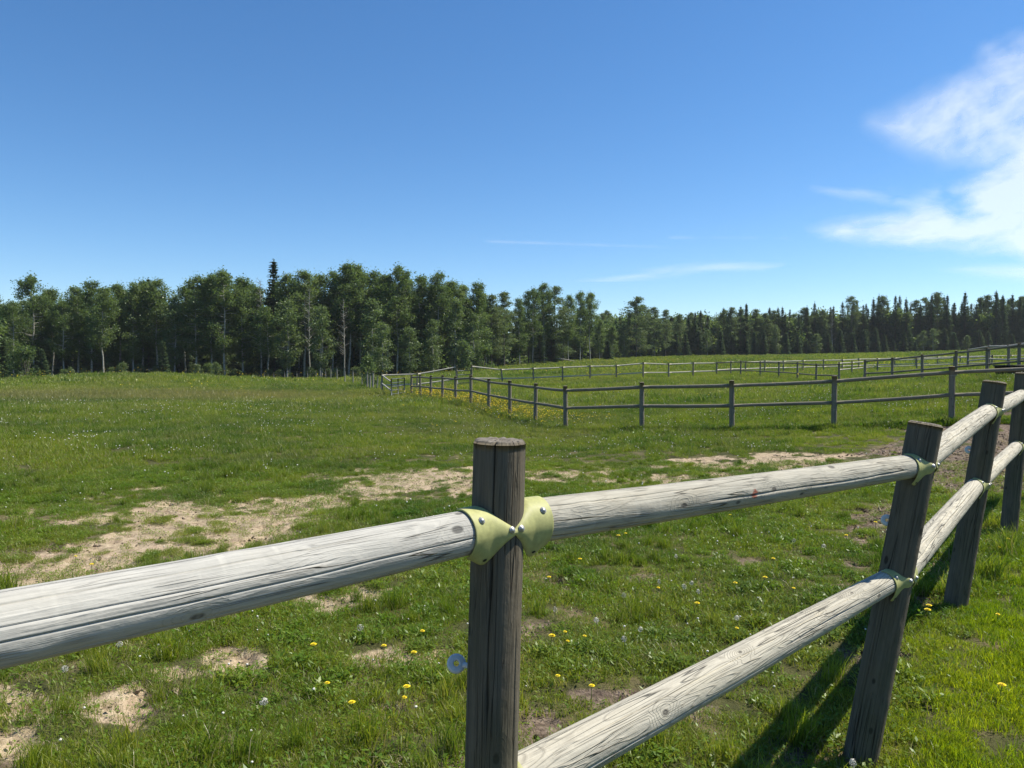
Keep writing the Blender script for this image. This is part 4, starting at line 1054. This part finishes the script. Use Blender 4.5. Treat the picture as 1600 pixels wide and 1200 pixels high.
# dense growth inside the woods: reads as one dark mass
wsrc = bpy.data.collections.new('wood_source')
for nm_, kd, k_ in (('w0', 'young_spruce', 0), ('w1', 'shrub', 1), ('w2', 'poplar', 0), ('w3', 'spruce', 2), ('w4', 'pine', 3)):
    wsrc.objects.link(bpy.data.objects.new(nm_, PROTO[kd][k_][1][1]))
PHS = np.array([6, 4, 16, 15, 17.])
def understorey(name, label, n, X0, X1, dfn, ddep, hlo, hhi):
    X = gr.uniform(X0, X1, n); d = dfn(X) + gr.random(n) ** .8 * ddep; x = (X - 800) / F * d; y = d; z = ground(x, y)
    idx = gr.integers(0, 5, n); hh = gr.uniform(hlo, hhi, n)
    gn_scatter(name, np.stack([x, y, z - .2], -1), idx, hh / PHS[idx], np.zeros(n), wsrc, label, 'undergrowth', tilt=.02)
understorey('wood_understorey', 'dark crowded undergrowth inside the left wood', 560, -160, 775, lambda X: np.interp(X, [-160, 700, 775], [117, 119, 138]), 40, 4, 12)
understorey('wood_understorey', 'dark crowded undergrowth inside the end of left wood', 150, 765, 960, lambda X: np.interp(X, [765, 960], [148, 182]), 40, 4, 10)
understorey('wood_understorey', 'dark crowded conifer growth inside the right wood', 620, 935, 1700, lambda X: np.interp(X, [935, 1100, 1700], [188, 205, 208]), 45, 6, 13)
# lawn on the camera's side
x, y = sector(15000, 1.4, 14, -60, 55); m = lawn_side(x, y) > -.1 ; x, y = x[m], y[m]; z = ground(x, y)
gn_scatter('lawn_grass', np.stack([x, y, z], -1), pick(K['lawn'], len(x)), (.6 + .5 * gr.random(len(x))) * np.clip(1.1 - .6 * np.exp(-lawn_side(x, y) / .6), .55, 1.1), np.clip(fbm(x * 1.5, y * 1.5, 5, 3) - .55, 0, .3), src, 'bright short lawn grass right of the near fence', 'grass')
# paddock turf close by
x, y = sector(21000, 1.6, 15, -52, 48); m = lawn_side(x, y) < .12; x, y = x[m], y[m]; z = ground(x, y)
b, mu = bare_masks(x, y, z); bb = np.maximum(b, mu)
dens = np.clip(fbm(x * .8, y * .8, 61, 3) * 1.7, .6, 1)
grow = gr.random(len(x)) < (1 - np.clip(bb * 1.3, 0, 1)) * dens
sp_ = (~grow) & (gr.random(len(x)) < .62)
typ = gr.random(len(x)); patchy = fbm(x * .9, y * .9, 64, 3)
idx = pick(K['field'], len(x)); idx = np.where((typ < .30) & (patchy > .5), pick(K['herb'], len(x)), idx); idx = np.where((typ > .87) & (patchy < .52), pick(K['tuft'], len(x)), idx); idx = np.where(sp_, pick(K['sparse'], len(x)), idx)
m = grow | sp_
sc = (.65 + .6 * gr.random(len(x))) * (.45 + .85 * fbm(x * .7, y * .7, 66, 3)) * (1 - .35 * np.clip(spots(BARE + MUD, *project(x, y, z)), 0, 1))
gn_scatter('paddock_grass', np.stack([x, y, z - .005], -1)[m], idx[m], sc[m], (dry_tone(x, y) * .8 + .25 * np.clip(patchy - .5, 0, 1))[m], src, 'patchy trodden paddock grass with broad leaves beyond the near fence', 'grass')
# middle distance
x, y = sector(17500, 13.5, 42, -46, 44); z = ground(x, y); b, mu = bare_masks(x, y, z); m = gr.random(len(x)) > np.clip(np.maximum(b, mu) * 1.6, 0, .97)
m &= ~((lawn_side(x, y) > .2))
hgt = (.55 + .5 * gr.random(len(x))) * (.35 + 1.2 * fbm(x * .25, y * .25, 81, 4)) * np.clip(.6 + (np.hypot(x, y) - 14) / 26, .6, 1.35) * (1 - .5 * np.clip(spots(BARE + MUD, *project(x, y, z)), 0, 1))
mp = np.array([[at(*q).x, at(*q).y] for q in MIDF]); ext = []
for k in range(len(mp) - 1):
    f_ = gr.random(70)[:, None]; ext.append(mp[k] * (1 - f_) + mp[k + 1] * f_ + gr.normal(size=(70, 2)) * [.12, .16])
for q_ in mp: ext.append(q_ + gr.normal(size=(9, 2)) * .12)
ext = np.concatenate(ext); ez = ground(ext[:, 0], ext[:, 1]); es = gr.uniform(.7, 1.25, len(ext)) * (.5 + .9 * fbm(ext[:, 0] * .6, ext[:, 1] * .6, 83, 3))
fx, fy, fz = np.concatenate([x[m], ext[:, 0]]), np.concatenate([y[m], ext[:, 1]]), np.concatenate([z[m], ez])
gn_scatter('field_grass', np.stack([fx, fy, fz], -1), pick(K['mid'], len(fx)), np.concatenate([hgt[m], es]), np.concatenate([dry_tone(x, y)[m], ez * 0]), src, 'green field grass between bare track and middle fence', 'grass')
x, y = sector(24000, 34, 85, -48, 44); z = ground(x, y)
hgt = (.6 + .5 * gr.random(len(x))) * (.45 + 1.0 * fbm(x * .15, y * .15, 82, 4))
gn_scatter('meadow_grass', np.stack([x, y, z], -1), pick(K['meadow'], len(x)), hgt, dry_tone(x, y), src, 'longer meadow grass around the far fences', 'grass')
x, y = sector(26000, 75, 235, -50, 46); z = ground(x, y)
gn_scatter('distant_grass', np.stack([x, y, z], -1), pick(K['far'], len(x)), .6 + .6 * gr.random(len(x)), dry_tone(x, y), src, 'far meadow grass running up to the woods', 'grass')

# loose clods, stones and dead litter on the bare soil
csrc = bpy.data.collections.new('clod_source')
t = NT('clod'); oi = t.n('ShaderNodeObjectInfo').outputs['Random']; oc = t.n('ShaderNodeTexCoord').outputs['Object']
cc = t.ramp(oi, [(0, (.05, .037, .026)), (.5, (.16, .12, .085)), (1, (.36, .285, .2))])
M['clod'] = t.finish(t.principled(cc, .95, .1, t.bump(t.noise(oc, 60, 4), .6, .01)).outputs[0])
for k in range(4):
    bm = bmesh.new(); bmesh.ops.create_icosphere(bm, subdivisions=2, radius=.02); r_ = np.random.default_rng(k)
    for v in bm.verts: v.co = v.co * (.6 + .7 * r_.random()); v.co.z *= .6
    me = bpy.data.meshes.new('clod_%d' % k); bm.to_mesh(me); bm.free(); me.materials.append(M['clod']); csrc.objects.link(bpy.data.objects.new('clod_%d' % k, me))
for k in range(2):
    v, t_, tn = blades(26, .09, .004, .02, .0035, 5.0, gr)
    me = np_mesh('litter_%d' % k, v, tris=t_); a = me.attributes.new('bc', 'FLOAT', 'POINT'); a.data.foreach_set('value', tn.astype(np.float32)); me.materials.append(M['dry']); csrc.objects.link(bpy.data.objects.new('litter_%d' % k, me))
x, y = sector(60000, 2.4, 20, -44, 42); z = ground(x, y); b, mu = bare_masks(x, y, z); m = gr.random(len(x)) < np.clip(np.maximum(b * .38, mu * .8), .012, 1)
x, y, z, mu = x[m], y[m], z[m], mu[m]; lz = np.where(np.maximum(b[m], mu) > .3, -.025, 0)
gn_scatter('soil_clods', np.stack([x, y, z + lz], -1), gr.integers(0, 6, len(x)), gr.uniform(.25, 1.0, len(x)) * (.7 + .6 * mu), np.zeros(len(x)), csrc, 'loose clods and dry litter on the bare trodden soil', 'soil', tilt=.5)

# ------------------------------------------------------------------ flowers
M['yellow'] = simple_mat('yellow_petal', (.74, .58, .02), .6, .2, 0, 60, .1)
M['white'] = simple_mat('white_petal', (.62, .60, .52), .7, .2, 0, 60, .1)
M['puff'] = simple_mat('seed_puff', (.50, .48, .42), .9, .1, 0, 60, .1)
M['stem'] = simple_mat('flower_stem', (.16, .18, .05), .6, .2, 0, 60, .15)
def stem_geo(h, r=.002, lean=.02):
    V = []; 
    for i, (f, l) in enumerate(((0, 0), (.5, .3), (1, 1))):
        for k in range(4): V.append((r * math.cos(k * PI / 2) + lean * l, r * math.sin(k * PI / 2), h * f - (.02 if i == 0 else 0)))
    Fc = [(i * 4 + k, i * 4 + (k + 1) % 4, (i + 1) * 4 + (k + 1) % 4, (i + 1) * 4 + k) for i in range(2) for k in range(4)]
    return V, Fc
def flower_geo(h, r, lean, n=18):
    V, Fc = [], []
    for lay, (rf, zz, tip) in enumerate(((1.0, 0, .12), (.75, .15, .35), (.45, .25, .5))):
        for k in range(n):
            a = 2 * PI * (k + .5 * lay) / n; w_ = PI / n * 1.15; o = len(V)
            V += [(lean + .12 * r * math.cos(a), .12 * r * math.sin(a), h + r * zz), (lean + rf * r * math.cos(a - w_), rf * r * math.sin(a - w_), h + r * tip), (lean + rf * r * 1.06 * math.cos(a), rf * r * 1.06 * math.sin(a), h + r * tip), (lean + rf * r * math.cos(a + w_), rf * r * math.sin(a + w_), h + r * tip)]
            Fc.append((o, o + 1, o + 2, o + 3))
    return V, Fc
def puff_geo(h, r, lean, n=80):
    V, Fc = [], []; r_ = np.random.default_rng(4)
    for k in range(n):
        d = r_.normal(size=3); d /= np.linalg.norm(d); a = np.cross(d, [.3, .5, .8]); a /= np.linalg.norm(a); b_ = np.cross(d, a)
        c = np.array([lean, 0, h + r * .4]); e = c + d * r; o = len(V); s = r * .15
        V += [tuple(c + d * r * .25 + a * .0004), tuple(c + d * r * .25 - a * .0004), tuple(e), tuple(e + a * s), tuple(e + b_ * s), tuple(e - a * s), tuple(e - b_ * s)]
        Fc += [(o, o + 1, o + 2), (o + 3, o + 4, o + 5, o + 6)]
    return V, Fc
def me_from(name, vf, mat):
    me = bpy.data.meshes.new(name); me.from_pydata(vf[0], [], vf[1]); me.materials.append(mat); me.update(); return me
ST = [(h, me_from('stem', stem_geo(h, .0022, ln), M['stem']), me_from('flower_head', flower_geo(h, .0165, ln), M['yellow']), me_from('seed_head', puff_geo(h, .019, ln), M['puff'])) for h, ln in ((.09, .01), (.12, .03), (.07, .0))]
YEL = [(490, 1009), (640, 1018), (516, 1066), (550, 1096), (639, 1096), (639, 1074), (657, 994), (1189, 903), (1155, 914), (1083, 943), (1027, 922), (907, 873), (1157, 986), (860, 995), (869, 997), (883, 989), (918, 994), (887, 1003), (874, 1056), (924, 1075), (858, 902), (1452, 943), (1457, 960), (1417, 941), (1561, 857), (1559, 962), (1563, 1073), (1368, 817), (1322, 839), (1578, 845), (118, 872), (144, 885), (963, 837), (979, 833), (1142, 804), (600, 1010), (1210, 875), (1240, 920)]
PUF = [(563, 986), (184, 1009), (1154, 965), (934, 974), (1000, 984), (1033, 916), (1093, 927), (1073, 925), (975, 935), (867, 955), (1078, 911), (977, 1004), (1290, 854), (1342, 1198), (103, 1048), (411, 1098), (1240, 848), (1060, 872)]
def where_px(X, Y):
    if X < 735: s = 'left of the near fence post'
    elif Y < 860: s = 'just behind the upper rail'
    elif X < 950: s = 'right beside the near fence post'
    elif lawn_side(*hit(X, Y)[:2]) > 0: s = 'in the lawn at the right'
    else: s = 'between the upper and lower rails'
    return s
def flowers(lst, nm, look, head, cat, grp):
    zones = {}
    for (X, Y) in lst: zones.setdefault(where_px(X, Y), []).append((X, Y))
    for zn, l in zones.items():
        for k, (X, Y) in enumerate(sorted(l)):
            v = random.randrange(3); h, sm_, fm, pm = ST[v]
            x, y, z = hit(X, Y, h * .9)
            root = empty(nm, (x, y, z), random.random() * 6); s = random.uniform(.7, 1.2); root.scale = (s, s, random.uniform(.85, 1.1))
            tag(root, f'{look} {zn}, {ORD[k]} from left' if len(l) > 1 else f'only {look} {zn}', cat, grp)
            for n_, me in (('stem', sm_), (head, fm if head == 'flower_head' else pm)):
                o = bpy.data.objects.new(n_, me); C.objects.link(o); o.parent = root
flowers(YEL, 'dandelion', 'yellow dandelion flower', 'flower_head', 'flower', 'dandelions in bloom')
flowers(PUF, 'dandelion_clock', 'round white dandelion seed head', 'seed_head', 'flower', 'dandelion seed heads')
# small clover heads and buttercups: uncountable
fsrc = bpy.data.collections.new('flower_source')
def small_flower(nm, r, h, mat, n=5, flat=False):
    V, Fc = stem_geo(h, .0012, .006); V = list(V); Fc = list(Fc); k0 = len(Fc)
    if flat: v, f = flower_geo(h, r, .006, 5)
    else:
        v = []; 
        bm = bmesh.new(); bmesh.ops.create_icosphere(bm, subdivisions=1, radius=r); bm.verts.ensure_lookup_table()
        v = [(q.co.x + .006, q.co.y, q.co.z * .8 + h) for q in bm.verts]; f = [tuple(q.index for q in fc.verts) for fc in bm.faces]; bm.free()
    o = len(V); V += v; Fc += [tuple(i + o for i in q) for q in f]
    me = bpy.data.meshes.new(nm); me.from_pydata(V, [], Fc); me.materials.append(M['stem']); me.materials.append(mat)
    me.polygons.foreach_set('material_index', np.array([0] * k0 + [1] * (len(Fc) - k0), np.int32)); me.update()
    ob_ = bpy.data.objects.new(nm, me); fsrc.objects.link(ob_)
small_flower('a_clover', .0085, .085, M['white']); small_flower('b_clover', .011, .15, M['white']); small_flower('c_buttercup', .020, .42, M['yellow'], flat=True); small_flower('d_buttercup', .022, .32, M['yellow'], flat=True)
x, y = sector(26000, 2.6, 46, -44, 40); z = ground(x, y); b, mu = bare_masks(x, y, z); r = np.hypot(x, y)
pr_ = .5 * np.clip((fbm(x * .45, y * .45, 91, 4) - .40) * 3.2, 0, 1) * np.clip(1.3 - np.maximum(b, mu) * 2, 0, 1) * (lawn_side(x, y) < -.3) * np.clip(r / 12, .6, 1) * np.clip(1.5 - r / 34, .35, 1)
m = gr.random(len(x)) < pr_
gn_scatter('white_clover', np.stack([x, y, z], -1)[m], (r[m] > 9).astype(int), np.clip(.75 + r[m] / 45, .75, 1.6) * gr.uniform(.7, 1.2, m.sum()), np.zeros(m.sum()), fsrc, 'white clover blossom scattered through the paddock grass', 'flowers', tilt=.25)
# buttercups along the receding part of the middle fence
ln = np.array([[at(*q).x, at(*q).y] for q in MIDF[5:]])
pts = []
for k in range(3600):
    i = gr.integers(0, len(ln) - 1); f = gr.random(); c = ln[i] * (1 - f) + ln[i + 1] * f
    q = c + np.array([gr.normal() * .75 + .35, gr.normal() * .7])
    w_ = float(fbm(q[0] * .5, q[1] * .5, 14, 3)[()]) if False else 1
    pts.append(q)
pts = np.array(pts); keep = fbm(pts[:, 0] * .55, pts[:, 1] * .55, 14, 3) + np.clip((pts[:, 1] - 24) / 40, -.2, .1) > .47
pts = pts[keep]
ex, ey = sector(26000, 22, 110, -44, 35); kp = (fbm(ex * .16, ey * .16, 15, 4) > .60) & (gr.random(len(ex)) < .13); mound = (gr.random(len(ex)) < .10) & (np.abs(ey - 98) < 10) & (ex < -30) & (fbm(ex * .2, ey * .2, 18, 3) > .5)
pts = np.concatenate([pts, np.stack([ex, ey], -1)[kp | mound]])
z = ground(pts[:, 0], pts[:, 1]); rr2 = np.hypot(pts[:, 0], pts[:, 1])
gn_scatter('buttercups', np.column_stack([pts, z]), 2 + gr.integers(0, 2, len(pts)), np.clip(rr2 / 34, .8, 2.2) * gr.uniform(.8, 1.2, len(pts)), np.zeros(len(pts)), fsrc, 'yellow buttercups growing thick along the receding middle fence', 'flowers', tilt=.2)

# ------------------------------------------------------------------ high cloud: thin sheets of ice cloud several kilometres off
def cloud_mat(name):
    t = NT(name); a = t.attr('dens').outputs['Fac']
    d = t.n('ShaderNodeBsdfDiffuse'); d.inputs[0].default_value = (.93, .945, .93, 1)
    tr = t.n('ShaderNodeBsdfTranslucent'); tr.inputs[0].default_value = (.94, .955, .94, 1)
    mx = t.n('ShaderNodeMixShader'); mx.inputs[0].default_value = .6; t.l(d.outputs[0], mx.inputs[1]); t.l(tr.outputs[0], mx.inputs[2])
    tp = t.n('ShaderNodeBsdfTransparent'); m2 = t.n('ShaderNodeMixShader'); t.l(a, m2.inputs[0]); t.l(tp.outputs[0], m2.inputs[1]); t.l(mx.outputs[0], m2.inputs[2])
    return t.finish(m2.outputs[0])
M['cloud'] = cloud_mat('cloud_ice')
ALT = 5200.0
CLOUDS = 0
def cloud(label, X0, Y0, X1, Y1, fn, nx=420, ny=320, name='cloud'):
    Xs = np.linspace(X0, X1, nx); Ys = np.linspace(Y0, Y1, ny); XX, YY = np.meshgrid(Xs, Ys)
    cp_, sp_ = math.cos(PITCH), math.sin(PITCH); a = (XX - 800) / F; b = -(YY - 600) / F
    dx, dy, dz = a, cp_ + b * sp_, -sp_ + b * cp_
    global CLOUDS
    CLOUDS += 1; k = (ALT + 420 * CLOUDS) / dz; V = np.stack([dx * k, dy * k, dz * k + EYE], -1).reshape(-1, 3)
    dens = np.clip(fn(XX, YY), 0, 1) * .6
    ex = np.clip(np.minimum.reduce([(XX - X0) / 14, (YY - Y0) / 10, (Y1 - YY) / 10, (X1 - XX) / 14 if X1 < 1590 else XX * 0 + 1]), 0, 1); dens = dens * ex
    i, j = np.meshgrid(np.arange(ny - 1), np.arange(nx - 1), indexing='ij')
    q = np.stack([i * nx + j, i * nx + j + 1, (i + 1) * nx + j + 1, (i + 1) * nx + j], -1).reshape(-1, 4)
    dq = dens.ravel()[q].max(1) > .004; q = q[dq]
    me = np_mesh(name, V, quads=q); at_ = me.attributes.new('dens', 'FLOAT', 'POINT'); at_.data.foreach_set('value', dens.ravel().astype(np.float32))
    me.materials.append(M['cloud']); me.shade_smooth()
    o = bpy.data.objects.new(name, me); C.objects.link(o); tag(o, label, 'cloud', 'thin white clouds'); return o
def wisp(X, Y, sx_, sy_, ang, seed, o=5):
    c, s = math.cos(R(ang)), math.sin(R(ang)); u = X * c + Y * s; v = -X * s + Y * c
    wx = fbm(u / 90, v / 90, seed + 50, 3) - .5
    return fbm(u / sx_ + wx * 1.2, v / sy_ + wx * 1.5, seed, o)
def inside(X, Y, poly, soft):
    """soft polygon mask, edges feathered over about `soft` pixels"""
    poly = np.array(poly, float); d = np.full(X.shape, 1e9); ins = np.zeros(X.shape, bool)
    for (x1, y1), (x2, y2) in zip(poly, np.roll(poly, -1, 0)):
        L2 = (x2 - x1) ** 2 + (y2 - y1) ** 2; t_ = np.clip(((X - x1) * (x2 - x1) + (Y - y1) * (y2 - y1)) / L2, 0, 1)
        d = np.minimum(d, np.hypot(X - x1 - t_ * (x2 - x1), Y - y1 - t_ * (y2 - y1)))
        cr_ = ((y1 > Y) != (y2 > Y)) & (X < (x2 - x1) * (Y - y1) / (y2 - y1 + 1e-9) + x1); ins ^= cr_
    return np.clip(.5 + np.where(ins, d, -d) / soft, 0, 1.6)
def c_top(X, Y):
    m = inside(X, Y, [(1362, 192), (1400, 178), (1440, 150), (1480, 128), (1530, 110), (1540, 75), (1600, 55), (1760, 0), (1760, 250), (1600, 262), (1540, 262), (1470, 250), (1420, 228), (1385, 210)], 64)
    n = .55 * wisp(X, Y, 95, 40, -30, 5, 6) + .25 * fbm(X / 34, Y / 26, 308, 5) + .2 * wisp(X, Y, 60, 14, -30, 8, 6)
    m = np.clip(m, 0, 1.25)
    return np.clip(m * .62 + (n - .5) * 1.6 * (.35 + .65 * m) - .08, 0, .78) * np.clip(m * 1.5, 0, 1)
def c_main(X, Y):
    m = inside(X, Y, [(1264, 362), (1300, 350), (1380, 338), (1440, 322), (1500, 312), (1480, 298), (1530, 275), (1570, 252), (1600, 234), (1760, 200), (1760, 410), (1600, 402), (1500, 392), (1400, 380), (1320, 374)], 26)
    hole = inside(X, Y, [(1480, 322), (1530, 325), (1545, 335), (1520, 352), (1490, 350)], 22)
    n = .6 * wisp(X, Y, 100, 30, -12, 15, 6) + .25 * fbm(X / 40, Y / 22, 309, 5) + .15 * wisp(X, Y, 70, 12, -14, 18, 6)
    return np.clip((m - hole * .75) * .66 + (n - .5) * 2.0 - .02, 0, .92) * np.clip(m * 1.6, 0, 1)
def c_low(X, Y):
    m = inside(X, Y, [(1470, 420), (1540, 412), (1640, 408), (1760, 405), (1760, 440), (1600, 440), (1540, 432)], 20)
    return np.clip(m * .5 + (wisp(X, Y, 140, 14, -2, 25) - .5) * .9 - .05, 0, .55) * np.clip(m, 0, 1)
def c_streak(X, Y):
    m = inside(X, Y, [(870, 446), (940, 434), (1040, 416), (1130, 408), (1225, 414), (1190, 426), (1080, 428), (980, 440), (900, 450)], 14)
    return np.clip(m * .34 + (wisp(X, Y, 160, 12, -6, 35) - .5) * .7 - .03, 0, .42) * np.clip(m, 0, 1)
def c_thin(X, Y):
    m = inside(X, Y, [(1270, 294), (1330, 290), (1420, 302), (1470, 290), (1475, 312), (1440, 330), (1380, 318), (1300, 304)], 22)
    return np.clip(m * .3 + (wisp(X, Y, 90, 16, 6, 45) - .5) * .8 - .05, 0, .4) * np.clip(m, 0, 1)
def c_trail(X, Y):
    yc = 377.0 + (X - 760) * .033; d = np.abs(Y - yc); w_ = 2.2
    return .16 * np.exp(-(d / w_) ** 2) * np.clip(fbm(X / 60, Y * 0, 61, 3) * 2 - .45, 0, 1)
def c_trail2(X, Y):
    yc = 371 + (X - 1040) * .004; d = np.abs(Y - yc)
    return .13 * np.exp(-(d / 2.6) ** 2) * np.clip(fbm(X / 50, Y * 0, 67, 3) * 2 - .45, 0, 1)
cloud('large soft white cloud in the upper right of the sky', 1330, 0, 1760, 285, c_top)
cloud('bright white cloud with a pointed left end above the right wood', 1240, 190, 1760, 420, c_main, 460, 300)
cloud('faint low cloud band just above the conifers at right edge', 1450, 398, 1760, 450, c_low, 160, 60)
cloud('faint long cloud streak above the gap in the trees', 850, 400, 1245, 458, c_streak, 240, 60)
cloud('small thin cloud veil left of the bright cloud', 1250, 280, 1490, 340, c_thin, 140, 60)
cloud('thin straight vapour trail high over the middle of the field', 755, 368, 1055, 396, c_trail, 260, 56, name='vapour_trail')
cloud('short faint vapour trail right of the longer one', 1040, 362, 1240, 382, c_trail2, 180, 50, name='vapour_trail')

# ------------------------------------------------------------------ thin summer haze
bm = bmesh.new(); bmesh.ops.create_cube(bm, size=1.0)
me = bpy.data.meshes.new('haze'); bm.to_mesh(me); bm.free()
zlo = float(gz2.min()) - 1.5; zhi = 42.0
hz = bpy.data.objects.new('haze', me); C.objects.link(hz); hz.scale = (7600, 7600, zhi - zlo); hz.location = (0, 0, (zhi + zlo) / 2)
t = NT('haze_air'); pv_ = t.n('ShaderNodeVolumePrincipled'); pv_.inputs['Color'].default_value = (.90, .95, 1.0, 1); pv_.inputs['Density'].default_value = .00014; pv_.inputs['Anisotropy'].default_value = .2
t.l(pv_.outputs[0], t.out.inputs['Volume']); me.materials.append(t.m); tag(hz, 'thin pale summer haze over the field', 'haze', kind='stuff')
